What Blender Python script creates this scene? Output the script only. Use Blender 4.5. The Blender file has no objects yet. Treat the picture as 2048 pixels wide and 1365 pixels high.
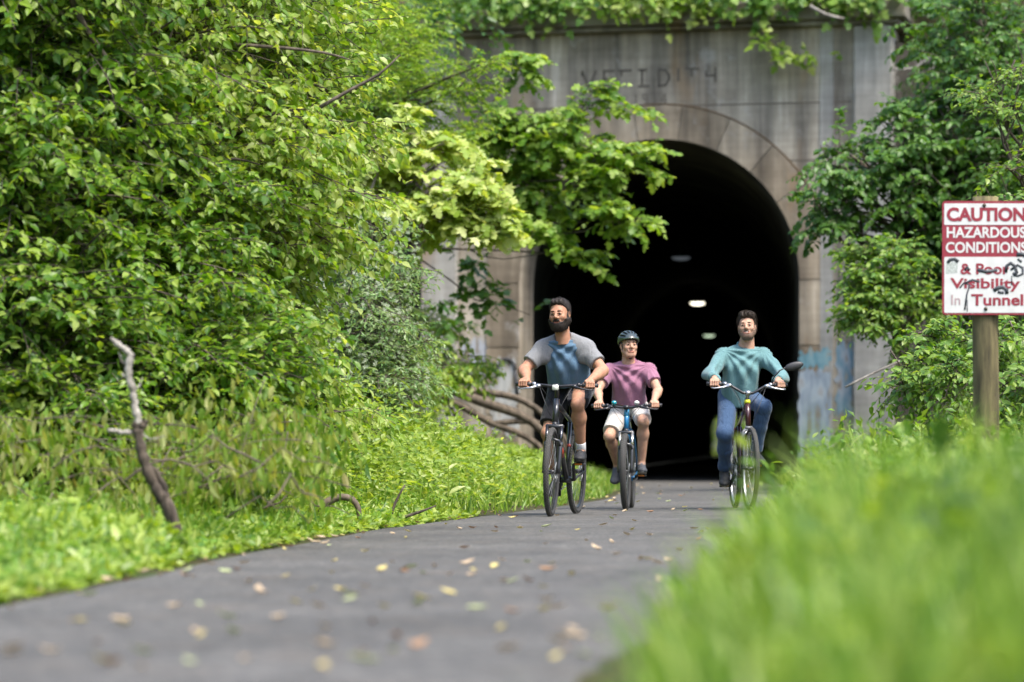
import bpy, math, random
import numpy as np
from mathutils import Vector, Matrix, noise as mnoise

SC = bpy.context.scene
COL = SC.collection
R = math.radians

# ------------------------------------------------------------------ camera
CAM_H = 0.54
F = 6258.0                       # focal length in pixels of the 2048 px photograph (110 mm on 36 mm)
cam_d = bpy.data.cameras.new('camera')
cam = bpy.data.objects.new('camera', cam_d)
COL.objects.link(cam)
cam.location = (0, 0, CAM_H)
cam.rotation_euler = (R(90), 0, 0)
cam_d.sensor_width = 36.0
cam_d.lens = 110.0
cam_d.shift_y = (905 - 682.5) / 2048
cam_d.clip_start = 0.1
cam_d.clip_end = 3000
cam_d.dof.use_dof = True
cam_d.dof.focus_distance = 25.0
cam_d.dof.aperture_fstop = 2.0
SC.camera = cam

# ------------------------------------------------------------------ light
SUN_EL, SUN_AZ = 60.0, 45.0      # azimuth measured from behind the camera towards image right
w = bpy.data.worlds.new('World')
SC.world = w
w.use_nodes = True
nt = w.node_tree
bg = nt.nodes['Background']
sky = nt.nodes.new('ShaderNodeTexSky')
sky.sky_type = 'NISHITA'
sky.sun_disc = False
sky.sun_elevation = R(SUN_EL)
sky.air_density = 1.0
sky.dust_density = 3.0
sky.ozone_density = 1.0
nt.links.new(sky.outputs[0], bg.inputs[0])
bg.inputs[1].default_value = 0.15
sun_d = bpy.data.lights.new('sun', 'SUN')
sun_d.energy = 2.0
sun_d.angle = R(14)
sun_d.color = (1.0, 0.95, 0.86)
sun = bpy.data.objects.new('sun', sun_d)
COL.objects.link(sun)
to_sun = Vector((math.sin(R(SUN_AZ)) * math.cos(R(SUN_EL)), -math.cos(R(SUN_AZ)) * math.cos(R(SUN_EL)), math.sin(R(SUN_EL))))
sun.rotation_euler = to_sun.to_track_quat('Z', 'Y').to_euler()
sun.location = to_sun * 60
sky.sun_rotation = math.atan2(to_sun.x, to_sun.y)
vs = SC.view_settings
vs.view_transform = 'Standard'
vs.look = 'None'
vs.exposure = 1.5
vs.gamma = 1.0
cy = SC.cycles
cy.max_bounces = 6
cy.diffuse_bounces = 3
cy.glossy_bounces = 2
cy.transmission_bounces = 3
cy.transparent_max_bounces = 4
cy.caustics_reflective = False
cy.caustics_refractive = False
cy.sample_clamp_indirect = 6.0

# ------------------------------------------------------------------ helpers
def at(px, py, Y):
    """Point at depth Y that lies at photograph pixel (px, py)."""
    return np.array([(px - 1024) / F * Y, Y, CAM_H - (py - 905) / F * Y])

def tag(o, label=None, cat=None, group=None, kind=None):
    if label: o['label'] = label
    if cat: o['category'] = cat
    if group: o['group'] = group
    if kind: o['kind'] = kind
    return o

def mesh_obj(name, verts, faces, mat, parent=None, smooth=True, mat_index=None):
    me = bpy.data.meshes.new(name)
    verts = np.asarray(verts, dtype=np.float32)
    if isinstance(faces, np.ndarray) and faces.ndim == 2:
        nf, k = faces.shape
        me.vertices.add(len(verts)); me.vertices.foreach_set('co', verts.ravel())
        me.loops.add(nf * k); me.loops.foreach_set('vertex_index', faces.astype(np.int32).ravel())
        me.polygons.add(nf)
        me.polygons.foreach_set('loop_start', np.arange(0, nf * k, k, dtype=np.int32))
    else:
        tot = [len(f) for f in faces]
        me.vertices.add(len(verts)); me.vertices.foreach_set('co', verts.ravel())
        flat = np.fromiter((i for f in faces for i in f), dtype=np.int32, count=sum(tot))
        me.loops.add(len(flat)); me.loops.foreach_set('vertex_index', flat)
        me.polygons.add(len(tot))
        st = np.concatenate([[0], np.cumsum(tot)[:-1]]).astype(np.int32)
        me.polygons.foreach_set('loop_start', st)
    me.update(calc_edges=True)
    me.polygons.foreach_set('use_smooth', np.full(len(me.polygons), smooth, dtype=bool))
    for m in (mat if isinstance(mat, (list, tuple)) else [mat]):
        me.materials.append(m)
    if mat_index is not None:
        me.polygons.foreach_set('material_index', np.asarray(mat_index, dtype=np.int32))
    o = bpy.data.objects.new(name, me)
    COL.objects.link(o)
    if parent: o.parent = parent
    return o

def empty(name, loc=(0, 0, 0), rz=0.0):
    o = bpy.data.objects.new(name, None)
    o.empty_display_size = 0.2
    o.location = loc
    o.rotation_euler = (0, 0, rz)
    COL.objects.link(o)
    return o

def nrm(a):
    a = np.asarray(a, dtype=float)
    return a / np.maximum(np.linalg.norm(a, axis=-1, keepdims=True), 1e-9)

class MB:
    """collects simple solids into one mesh"""
    def __init__(s):
        s.v = []; s.f = []; s.m = []; s.mi = 0
    def add(s, V, Fc):
        b = len(s.v)
        s.v.extend([tuple(map(float, p)) for p in V])
        for f in Fc:
            s.f.append([b + i for i in f]); s.m.append(s.mi)
    def tube(s, pts, rad, n=8, cap=True, closed=False):
        P = np.array(pts, float); m = len(P)
        rad = np.full(m, rad) if np.isscalar(rad) else np.array(rad, float)
        T = np.zeros_like(P)
        if closed:
            T = np.roll(P, -1, 0) - np.roll(P, 1, 0)
        else:
            T[1:-1] = P[2:] - P[:-2]; T[0] = P[1] - P[0]; T[-1] = P[-1] - P[-2]
        T = nrm(T)
        up = np.array([0, 0, 1.0]) if abs(T[0][2]) < .9 else np.array([1.0, 0, 0])
        a = nrm(np.cross(T[0], up)); V = []
        for i in range(m):
            a = nrm(a - T[i] * np.dot(a, T[i])); b = np.cross(T[i], a)
            for j in range(n):
                t = 2 * math.pi * j / n
                V.append(P[i] + rad[i] * (math.cos(t) * a + math.sin(t) * b))
        Fc = []
        for i in range(m if closed else m - 1):
            i2 = (i + 1) % m
            for j in range(n):
                Fc.append([i * n + j, i * n + (j + 1) % n, i2 * n + (j + 1) % n, i2 * n + j])
        if cap and not closed:
            Fc.append(list(range(n))[::-1]); Fc.append([(m - 1) * n + j for j in range(n)])
        s.add(V, Fc)
    def torus(s, c, ax, Rr, r, n=40, k=8, sx=1.0):
        c = np.array(c, float); ax = nrm(ax)
        u = nrm(np.cross(ax, [0, 0, 1.0] if abs(ax[2]) < .9 else [1.0, 0, 0])); w_ = np.cross(ax, u)
        V = []
        for i in range(n):
            t = 2 * math.pi * i / n; d = math.cos(t) * u + math.sin(t) * w_
            for j in range(k):
                q = 2 * math.pi * j / k
                V.append(c + d * (Rr + r * math.cos(q)) + ax * r * sx * math.sin(q))
        Fc = [[i * k + j, ((i + 1) % n) * k + j, ((i + 1) % n) * k + (j + 1) % k, i * k + (j + 1) % k] for i in range(n) for j in range(k)]
        s.add(V, Fc)
    def box(s, c, size, M=None, bev=0.0):
        c = np.array(c, float); hx, hy, hz = np.array(size) / 2
        M = np.eye(3) if M is None else np.array(M)
        if bev <= 0:
            V = [(x, y, z) for x in (-hx, hx) for y in (-hy, hy) for z in (-hz, hz)]
            Fc = [[0, 1, 3, 2], [4, 6, 7, 5], [0, 4, 5, 1], [2, 3, 7, 6], [0, 2, 6, 4], [1, 5, 7, 3]]
        else:
            b = min(bev, hx * .9, hy * .9, hz * .9); V = []; idx = {}
            for x in (-1, 1):
                for y in (-1, 1):
                    for z in (-1, 1):
                        for a in range(3):
                            p = [x * (hx - b), y * (hy - b), z * (hz - b)]
                            p[a] += (x, y, z)[a] * b
                            idx[(x, y, z, a)] = len(V); V.append(p)
            Fc = []
            o = (-1, 1)
            for a in range(3):
                p, q = (a + 1) % 3, (a + 2) % 3
                for sg in o:
                    r = []
                    for (i, j) in ((-1, -1), (1, -1), (1, 1), (-1, 1)):
                        k = [0, 0, 0]; k[a] = sg; k[p] = i; k[q] = j
                        r.append(idx[(*k, a)])
                    Fc.append(r if sg > 0 else r[::-1])
                for i in o:
                    for j in o:
                        k1 = [0, 0, 0]; k1[p] = i; k1[q] = j; k2 = k1[:]; k1[a] = -1; k2[a] = 1
                        r = [idx[(*k1, p)], idx[(*k2, p)], idx[(*k2, q)], idx[(*k1, q)]]
                        Fc.append(r if i * j < 0 else r[::-1])
            for x in o:
                for y in o:
                    for z in o:
                        r = [idx[(x, y, z, a)] for a in range(3)]
                        Fc.append(r if x * y * z > 0 else r[::-1])
        s.add([c + M @ np.array(p) for p in V], Fc)
    def ball(s, c, r, n=12, m=8, M=None):
        c = np.array(c, float); r = np.array([r] * 3 if np.isscalar(r) else r, float)
        M = np.eye(3) if M is None else np.array(M)
        V = [c + M @ (r * [0, 0, 1])]
        for i in range(1, m):
            t = math.pi * i / m
            for j in range(n):
                p = 2 * math.pi * j / n
                V.append(c + M @ (r * [math.sin(t) * math.cos(p), math.sin(t) * math.sin(p), math.cos(t)]))
        V.append(c + M @ (r * [0, 0, -1])); L = len(V) - 1
        Fc = [[0, 1 + j, 1 + (j + 1) % n] for j in range(n)]
        for i in range(m - 2):
            for j in range(n):
                a = 1 + i * n
                Fc.append([a + j, a + n + j, a + n + (j + 1) % n, a + (j + 1) % n])
        a = 1 + (m - 2) * n
        Fc += [[a + j, L, a + (j + 1) % n] for j in range(n)]
        s.add(V, Fc)
    def prism(s, poly, axis_o, ex, ey, ez, depth):
        """poly in (ex, ey) extruded along ez by depth"""
        o = np.array(axis_o, float); ex, ey, ez = map(lambda q: np.array(q, float), (ex, ey, ez)); n = len(poly)
        V = [o + ex * x + ey * y for x, y in poly] + [o + ex * x + ey * y + ez * depth for x, y in poly]
        Fc = [list(range(n))[::-1], [n + i for i in range(n)]] + [[i, (i + 1) % n, n + (i + 1) % n, n + i] for i in range(n)]
        s.add(V, Fc)
    def build(s, name, mat, parent=None, smooth=True):
        return mesh_obj(name, s.v, s.f, mat, parent, smooth, s.m if isinstance(mat, (list, tuple)) else None)

def auto_smooth(o, deg=40):
    me = o.data
    me.polygons.foreach_set('use_smooth', np.ones(len(me.polygons), dtype=bool))
    try:
        me.set_sharp_from_angle(angle=R(deg))
    except Exception:
        pass
    return o

def twig_mesh(name, TW, rad, mat, parent, k=3):
    T, m, _ = TW.shape
    tan = np.zeros_like(TW); tan[:, 1:-1] = TW[:, 2:] - TW[:, :-2]; tan[:, 0] = TW[:, 1] - TW[:, 0]; tan[:, -1] = TW[:, -1] - TW[:, -2]
    tan = nrm(tan); a = nrm(np.cross(tan, [.13, .21, .97])); b = np.cross(tan, a)
    rr = np.broadcast_to(rad, (T,))[:, None] * np.linspace(1, .4, m)[None]
    ang = 2 * np.pi * np.arange(k) / k
    V = TW[:, :, None] + rr[:, :, None, None] * (np.cos(ang)[None, None, :, None] * a[:, :, None] + np.sin(ang)[None, None, :, None] * b[:, :, None])
    base = (np.arange(T) * m * k)[:, None, None]
    i = np.arange(m - 1)[None, :, None] * k; j = np.arange(k)[None, None, :]; j2 = (j + 1) % k
    Fa = np.stack([base + i + j, base + i + j2, base + i + k + j2, base + i + k + j], -1).reshape(-1, 4)
    return mesh_obj(name, V.reshape(-1, 3), Fa, mat, parent)

# ------------------------------------------------------------------ materials
def new_mat(name):
    m = bpy.data.materials.new(name); m.use_nodes = True
    return m, m.node_tree, m.node_tree.nodes['Principled BSDF']

def N(nt, typ, **kw):
    n = nt.nodes.new(typ)
    for k, v in kw.items():
        setattr(n, k, v)
    return n

def ramp(nt, stops, interp='LINEAR'):
    r = N(nt, 'ShaderNodeValToRGB'); cr = r.color_ramp; cr.interpolation = interp
    while len(cr.elements) < len(stops): cr.elements.new(0.5)
    for e, (p, c) in zip(cr.elements, stops):
        e.position = p; e.color = (*c, 1) if len(c) == 3 else c
    return r

def simple(name, col, rough=.5, metal=0.0, var=0.12, scale=30, bump=0.0, spec=.5, coat=0.0):
    m, t, b = new_mat(name)
    tc = N(t, 'ShaderNodeTexCoord'); nz = N(t, 'ShaderNodeTexNoise')
    nz.inputs['Scale'].default_value = scale; nz.inputs['Detail'].default_value = 4
    t.links.new(tc.outputs['Object'], nz.inputs['Vector'])
    c = np.array(col)
    r = ramp(t, [(.3, tuple(c * (1 - var))), (.7, tuple(np.minimum(c * (1 + var), 1)))])
    t.links.new(nz.outputs[0], r.inputs[0]); t.links.new(r.outputs[0], b.inputs['Base Color'])
    b.inputs['Roughness'].default_value = rough; b.inputs['Metallic'].default_value = metal
    b.inputs['Specular IOR Level'].default_value = spec
    b.inputs['Coat Weight'].default_value = coat
    if bump > 0:
        bp = N(t, 'ShaderNodeBump'); bp.inputs['Strength'].default_value = bump; bp.inputs['Distance'].default_value = .01
        t.links.new(nz.outputs[0], bp.inputs['Height']); t.links.new(bp.outputs[0], b.inputs['Normal'])
    return m

def leaf_mat(name, cols, trans=.4, rough=.4, spec=.42, tmul=(1.55, 1.45, .45)):
    """leaf: per-leaf colour, glossy skin, light passing through"""
    m, t, b = new_mat(name)
    g = N(t, 'ShaderNodeNewGeometry')
    r = ramp(t, [(i / max(len(cols) - 1, 1), c) for i, c in enumerate(cols)])
    t.links.new(g.outputs['Random Per Island'], r.inputs[0])
    t.links.new(r.outputs[0], b.inputs['Base Color'])
    b.inputs['Roughness'].default_value = rough
    b.inputs['Specular IOR Level'].default_value = spec
    tr = N(t, 'ShaderNodeBsdfTranslucent')
    mx = N(t, 'ShaderNodeMix', data_type='RGBA', blend_type='MULTIPLY'); mx.inputs[0].default_value = 1
    mx.inputs[7].default_value = (*tmul, 1)
    t.links.new(r.outputs[0], mx.inputs[6]); t.links.new(mx.outputs[2], tr.inputs[0])
    ms = N(t, 'ShaderNodeMixShader'); ms.inputs[0].default_value = trans
    t.links.new(b.outputs[0], ms.inputs[1]); t.links.new(tr.outputs[0], ms.inputs[2])
    t.links.new(ms.outputs[0], t.nodes['Material Output'].inputs[0])
    return m

def bark_mat(name, c1, c2, scale=14, stretch=.25):
    m, t, b = new_mat(name)
    tc = N(t, 'ShaderNodeTexCoord'); mp = N(t, 'ShaderNodeMapping'); mp.inputs['Scale'].default_value = (1, 1, stretch)
    t.links.new(tc.outputs['Object'], mp.inputs[0])
    nz = N(t, 'ShaderNodeTexNoise'); nz.inputs['Scale'].default_value = scale; nz.inputs['Detail'].default_value = 8; nz.inputs['Roughness'].default_value = .65
    t.links.new(mp.outputs[0], nz.inputs['Vector'])
    r = ramp(t, [(.35, c1), (.65, c2)])
    t.links.new(nz.outputs[0], r.inputs[0]); t.links.new(r.outputs[0], b.inputs['Base Color'])
    b.inputs['Roughness'].default_value = .9
    bp = N(t, 'ShaderNodeBump'); bp.inputs['Strength'].default_value = .6; bp.inputs['Distance'].default_value = .02
    t.links.new(nz.outputs[0], bp.inputs['Height']); t.links.new(bp.outputs[0], b.inputs['Normal'])
    return m

BARK = bark_mat('bark', (.035, .027, .02), (.14, .11, .085))
BARK_PALE = bark_mat('pale_bark', (.10, .085, .07), (.34, .31, .27))
BARK_BROWN = bark_mat('brown_bark', (.045, .034, .024), (.17, .135, .10))
# ================================================================== SETTING
PORT_A = R(13)                    # the portal is turned 13 degrees
PC = np.array([2.565, 55.0, 0.0])  # foot of the portal's centre
PU = np.array([math.cos(PORT_A), -math.sin(PORT_A), 0])
PV = np.array([math.sin(PORT_A), math.cos(PORT_A), 0])
TAX = np.array([0.0735, 1.0, 0])  # tunnel axis
TLEN = 366.0

_ey = np.array([-30, 0, 4.5, 7.35, 12, 16.5, 21.8, 24.5, 29.5, 35, 45, 55, 62])
_el = np.array([-7.0, -3.6, -2.70, -2.30, -1.86, -1.64, -1.13, -.66, .2, .95, 1.55, 1.92, 2.3])
_er = np.array([-4.4, -.90, .12, .30, .86, 1.30, 1.78, 2.15, 2.85, 3.5, 4.15, 4.6, 4.95])
def edge_l(Y):
    Y = np.asarray(Y, float)
    return np.where(Y > 62, 2.3 + (Y - 62) * TAX[0], np.interp(Y, _ey, _el))
def edge_r(Y):
    Y = np.asarray(Y, float)
    return np.where(Y > 62, 4.95 + (Y - 62) * TAX[0], np.interp(Y, _ey, _er))
def fall(X, Y):
    f = np.clip((52 - Y) / 12, 0, 1) * np.clip((Y - 6) / 12, 0, 1)
    return .012 * X * f
def bank(X, Y):
    dl = np.maximum(edge_l(Y) - X, 0); dr = np.maximum(X - edge_r(Y), 0)
    hl = .10 * np.minimum(dl, 1.0) + .30 * np.clip(dl - 1.0, 0, 1.5) + .62 * np.clip(dl - 2.5, 0, 12)
    hr = .10 * np.minimum(dr, 1.6) + .30 * np.clip(dr - 1.6, 0, 1.6) + .62 * np.clip(dr - 3.2, 0, 12)
    return hl + hr
def ground_z(X, Y):
    X = np.asarray(X, float); Y = np.asarray(Y, float)
    return fall(X, Y) + bank(X, Y)

def build_ground():
    ys = np.concatenate([np.arange(-30, 4, 2), np.arange(4, 60, .5)])
    shear = lambda X: -math.tan(PORT_A) * np.clip(X - PC[0], -6, 6)
    rows = [(y, 'n') for y in ys if y < 56.0]
    rows += [(56.2, 'n'), (56.25, 'h')] + [(y, 'h') for y in (58, 62, 68, 76, 90, 120, 160, 220, 300, 380, 421.0)]
    rows += [(421.05, 'f')] + [(y, 'f') for y in (424, 430, 440, 460, 500, 600, 800, 1200)]
    xs = np.concatenate([[-900, -400, -150, -70, -40, -25, -18, -14], np.arange(-11, 12, .5), [12.5, 14, 17, 20, 23, 24.5, 25.5, 26.5, 28, 29.5, 31, 32.5, 33.5, 35, 38, 42, 60, 90, 200, 500, 900]])
    xs = np.concatenate([xs[xs < -.8], [-.75, 5.95], xs[(xs > -.8) & (xs != 6.0)]]); xs = np.unique(np.round(xs, 3))
    V = []; F_ = []
    nx = len(xs)
    for (y, k) in rows:
        w_ = np.clip((y - 20) / 30, 0, 1) if k != 'f' else 0
        Y = y + shear(xs) * w_
        if k == 'n': Z = ground_z(xs, Y)
        elif k == 'h':
            hh = 7.95 + .45 * min(y - 56.25, 40) + 2.5 * min(max(y - 100, 0) / 100, 1)
            if y > 300: hh = max(9.0, hh - (y - 300) / 120 * 10)
            Z = np.maximum(bank(xs, np.full(nx, min(y, 62.0))), hh)
        else:
            c = 29.5 + (y - 421) * TAX[0]
            Z = np.clip(np.abs(xs - c) - 3.2, 0, 12) * .6
        for x, yy, z in zip(xs, Y, Z):
            n = .05 * mnoise.noise((x * 1.3, yy * 1.3, 0)) if k == 'n' and not (edge_l(yy) - .2 < x < edge_r(yy) + .2) else 0
            V.append((x, yy, z + n))
    for r in range(len(rows) - 1):
        a, b = rows[r][1], rows[r + 1][1]
        for i in range(nx - 1):
            xm = (xs[i] + xs[i + 1]) / 2
            if a == 'n' and b == 'h' and abs(xm - PC[0]) < 3.4: continue
            if a == 'h' and b == 'f' and abs(xm - 29.5) < 3.6: continue
            F_.append((r * nx + i, r * nx + i + 1, (r + 1) * nx + i + 1, (r + 1) * nx + i))
    m, t, b = new_mat('earth')
    tc = N(t, 'ShaderNodeTexCoord')
    n1 = N(t, 'ShaderNodeTexNoise'); n1.inputs['Scale'].default_value = 1.4; n1.inputs['Detail'].default_value = 9; n1.inputs['Roughness'].default_value = .7
    n2 = N(t, 'ShaderNodeTexVoronoi'); n2.inputs['Scale'].default_value = 22
    t.links.new(tc.outputs['Object'], n1.inputs['Vector']); t.links.new(tc.outputs['Object'], n2.inputs['Vector'])
    r1 = ramp(t, [(.3, (.03, .022, .013)), (.5, (.06, .055, .022)), (.62, (.045, .07, .018)), (.8, (.09, .07, .04))])
    t.links.new(n1.outputs[0], r1.inputs[0])
    mx = N(t, 'ShaderNodeMix', data_type='RGBA', blend_type='MULTIPLY'); mx.inputs[0].default_value = .45
    t.links.new(r1.outputs[0], mx.inputs[6]); t.links.new(n2.outputs['Color'], mx.inputs[7]); t.links.new(mx.outputs[2], b.inputs['Base Color'])
    b.inputs['Roughness'].default_value = .95; b.inputs['Specular IOR Level'].default_value = .2
    bp = N(t, 'ShaderNodeBump'); bp.inputs['Strength'].default_value = .8; bp.inputs['Distance'].default_value = .05
    t.links.new(n1.outputs[0], bp.inputs['Height']); t.links.new(bp.outputs[0], b.inputs['Normal'])
    o = mesh_obj('ground', V, np.array(F_), m)
    tag(o, kind='structure')

def build_road():
    Ys = np.concatenate([np.arange(-20, 56, .25), np.arange(56, 421, 5), np.arange(421, 520, 8)])
    K = 13; V = []
    for Y in Ys:
        l, r = float(edge_l(Y)), float(edge_r(Y))
        l += .05 * mnoise.noise((Y * .9, 3.1, 0)) + .03 * mnoise.noise((Y * 3.1, 7.7, 0))
        r += .05 * mnoise.noise((Y * .9, 9.1, 0)) + .03 * mnoise.noise((Y * 3.1, 1.7, 0))
        for k in range(K):
            s = k / (K - 1); X = l + (r - l) * s
            e = .018 if 0 < k < K - 1 else -.02
            V.append((X, Y, float(fall(X, Y)) + e))
    nY = len(Ys)
    F_ = np.array([(a * K + k, a * K + k + 1, (a + 1) * K + k + 1, (a + 1) * K + k) for a in range(nY - 1) for k in range(K - 1)])
    m, t, b = new_mat('asphalt')
    tc = N(t, 'ShaderNodeTexCoord')
    big = N(t, 'ShaderNodeTexNoise'); big.inputs['Scale'].default_value = .9; big.inputs['Detail'].default_value = 6
    mid = N(t, 'ShaderNodeTexNoise'); mid.inputs['Scale'].default_value = 9; mid.inputs['Detail'].default_value = 6
    fine = N(t, 'ShaderNodeTexVoronoi'); fine.inputs['Scale'].default_value = 75
    for n in (big, mid, fine): t.links.new(tc.outputs['Object'], n.inputs['Vector'])
    r1 = ramp(t, [(.3, (.057, .057, .056)), (.7, (.094, .093, .090))]); t.links.new(big.outputs[0], r1.inputs[0])
    r2 = ramp(t, [(.3, (.68, .67, .66)), (.7, (1.22, 1.21, 1.2))]); t.links.new(mid.outputs[0], r2.inputs[0])
    r3 = ramp(t, [(.0, (.5, .5, .5)), (.4, (.95, .95, .95)), (.85, (1.75, 1.7, 1.6))]); t.links.new(fine.outputs['Color'], r3.inputs[0])
    a = N(t, 'ShaderNodeMix', data_type='RGBA', blend_type='MULTIPLY'); a.inputs[0].default_value = 1
    c = N(t, 'ShaderNodeMix', data_type='RGBA', blend_type='MULTIPLY'); c.inputs[0].default_value = 1
    t.links.new(r1.outputs[0], a.inputs[6]); t.links.new(r2.outputs[0], a.inputs[7])
    t.links.new(a.outputs[2], c.inputs[6]); t.links.new(r3.outputs[0], c.inputs[7]); dn = N(t, 'ShaderNodeTexNoise'); dn.inputs['Scale'].default_value = 2.3; dn.inputs['Detail'].default_value = 9; dn.inputs['Roughness'].default_value = .75; t.links.new(tc.outputs['Object'], dn.inputs['Vector'])
    dr = ramp(t, [(.52, (0, 0, 0)), (.68, (.55, .55, .55))]); t.links.new(dn.outputs[0], dr.inputs[0])
    dm = N(t, 'ShaderNodeMix', data_type='RGBA'); t.links.new(dr.outputs[0], dm.inputs[0]); t.links.new(c.outputs[2], dm.inputs[6]); dm.inputs[7].default_value = (.115, .092, .07, 1)
    t.links.new(dm.outputs[2], b.inputs['Base Color'])
    b.inputs['Roughness'].default_value = .85; b.inputs['Specular IOR Level'].default_value = .35
    bp = N(t, 'ShaderNodeBump'); bp.inputs['Strength'].default_value = .7; bp.inputs['Distance'].default_value = .006
    t.links.new(fine.outputs['Distance'], bp.inputs['Height']); t.links.new(bp.outputs[0], b.inputs['Normal'])
    o = mesh_obj('trail_path', V, F_, m)
    tag(o, kind='structure')

build_ground()
build_road()

# ------------------------------------------------------------------ tunnel portal
def concrete(name, base1, base2, streak=.8, island=0.0):
    m, t, b = new_mat(name)
    tc = N(t, 'ShaderNodeTexCoord')
    mp = N(t, 'ShaderNodeMapping'); mp.inputs['Scale'].default_value = (3.0, 3.0, .2); t.links.new(tc.outputs['Object'], mp.inputs[0])
    st = N(t, 'ShaderNodeTexNoise'); st.inputs['Scale'].default_value = 1.0; st.inputs['Detail'].default_value = 6; st.inputs['Roughness'].default_value = .62
    t.links.new(mp.outputs[0], st.inputs['Vector'])
    bl = N(t, 'ShaderNodeTexNoise'); bl.inputs['Scale'].default_value = .9; bl.inputs['Detail'].default_value = 8; bl.inputs['Roughness'].default_value = .65
    t.links.new(tc.outputs['Object'], bl.inputs['Vector'])
    mp2 = N(t, 'ShaderNodeMapping'); mp2.inputs['Scale'].default_value = (.7, .7, 9); t.links.new(tc.outputs['Object'], mp2.inputs[0])
    bd = N(t, 'ShaderNodeTexNoise'); bd.inputs['Scale'].default_value = 1; bd.inputs['Detail'].default_value = 3; t.links.new(mp2.outputs[0], bd.inputs['Vector'])
    r0 = ramp(t, [(.32, base1), (.68, base2)]); t.links.new(bl.outputs[0], r0.inputs[0])
    rs = ramp(t, [(.30, (.36, .355, .36)), (.42, (.72, .71, .70)), (.52, (1.02, 1.0, .96)), (.60, (1.3, 1.27, 1.22)), (.70, (1.9, 1.93, 1.96))]); t.links.new(st.outputs[0], rs.inputs[0])
    rb = ramp(t, [(.3, (.84, .82, .8)), (.7, (1.1, 1.09, 1.07))]); t.links.new(bd.outputs[0], rb.inputs[0])
    a = N(t, 'ShaderNodeMix', data_type='RGBA', blend_type='MULTIPLY'); a.inputs[0].default_value = streak
    c = N(t, 'ShaderNodeMix', data_type='RGBA', blend_type='MULTIPLY'); c.inputs[0].default_value = .8
    t.links.new(r0.outputs[0], a.inputs[6]); t.links.new(rs.outputs[0], a.inputs[7])
    t.links.new(a.outputs[2], c.inputs[6]); t.links.new(rb.outputs[0], c.inputs[7])
    out = c.outputs[2]
    if island > 0:
        g = N(t, 'ShaderNodeNewGeometry'); ri = ramp(t, [(0, (1 - island,) * 3), (.55, (1, .98, .95)), (1, (1 + island * 1.3, 1 + island * 1.35, 1 + island * 1.4))])
        t.links.new(g.outputs['Random Per Island'], ri.inputs[0])
        d = N(t, 'ShaderNodeMix', data_type='RGBA', blend_type='MULTIPLY'); d.inputs[0].default_value = 1
        t.links.new(out, d.inputs[6]); t.links.new(ri.outputs[0], d.inputs[7]); out = d.outputs[2]
    ef = N(t, 'ShaderNodeTexNoise'); ef.inputs['Scale'].default_value = 1.7; ef.inputs['Detail'].default_value = 9; ef.inputs['Roughness'].default_value = .72
    t.links.new(tc.outputs['Object'], ef.inputs['Vector'])
    re_ = ramp(t, [(.56, (0, 0, 0)), (.68, (.6, .6, .6))]); t.links.new(ef.outputs[0], re_.inputs[0])
    eo = N(t, 'ShaderNodeMix', data_type='RGBA'); t.links.new(re_.outputs[0], eo.inputs[0]); t.links.new(out, eo.inputs[6]); eo.inputs[7].default_value = (.42, .40, .37, 1); out = eo.outputs[2]
    # rusty leach marks
    mp3 = N(t, 'ShaderNodeMapping'); mp3.inputs['Scale'].default_value = (1.3, 1.3, .35); mp3.inputs['Location'].default_value = (3.3, 1, 7)
    t.links.new(tc.outputs['Object'], mp3.inputs[0])
    ru = N(t, 'ShaderNodeTexNoise'); ru.inputs['Scale'].default_value = 1.0; ru.inputs['Detail'].default_value = 5; t.links.new(mp3.outputs[0], ru.inputs['Vector'])
    rr = ramp(t, [(.60, (0, 0, 0)), (.72, (.55, .55, .55))]); t.links.new(ru.outputs[0], rr.inputs[0])
    e = N(t, 'ShaderNodeMix', data_type='RGBA'); t.links.new(rr.outputs[0], e.inputs[0]); t.links.new(out, e.inputs[6]); e.inputs[7].default_value = (.33, .20, .09, 1)
    t.links.new(e.outputs[2], b.inputs['Base Color'])
    b.inputs['Roughness'].default_value = .92; b.inputs['Specular IOR Level'].default_value = .25
    bp = N(t, 'ShaderNodeBump'); bp.inputs['Strength'].default_value = .5; bp.inputs['Distance'].default_value = .03
    t.links.new(bl.outputs[0], bp.inputs['Height']); t.links.new(bp.outputs[0], b.inputs['Normal'])
    return m
CONC = concrete('weathered_concrete', (.205, .182, .150), (.375, .34, .285), streak=1.0)
CONC_RING = concrete('ring_concrete', (.185, .152, .115), (.32, .272, .21), streak=.75, island=.30)
CONC_PALE = concrete('pale_concrete', (.24, .235, .22), (.38, .37, .35), streak=.75)
CONC_CORN = concrete('cornice_concrete', (.13, .12, .105), (.27, .255, .225), streak=.6)

RAD = 2.50; SPR = 3.54; RING = .60
UL, UR, WT = -4.25, 4.10, 7.93
DEPTH = 1.15

def arch_pts(r, n=36):
    P = [(-r, 0.0)] + [(-r, SPR * k / 5) for k in range(1, 5)]
    for k in range(n + 1):
        a = math.pi - math.pi * k / n
        P.append((r * math.cos(a), SPR + r * math.sin(a)))
    P += [(r, SPR * (1 - k / 5)) for k in range(1, 5)] + [(r, 0.0)]
    return P

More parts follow.
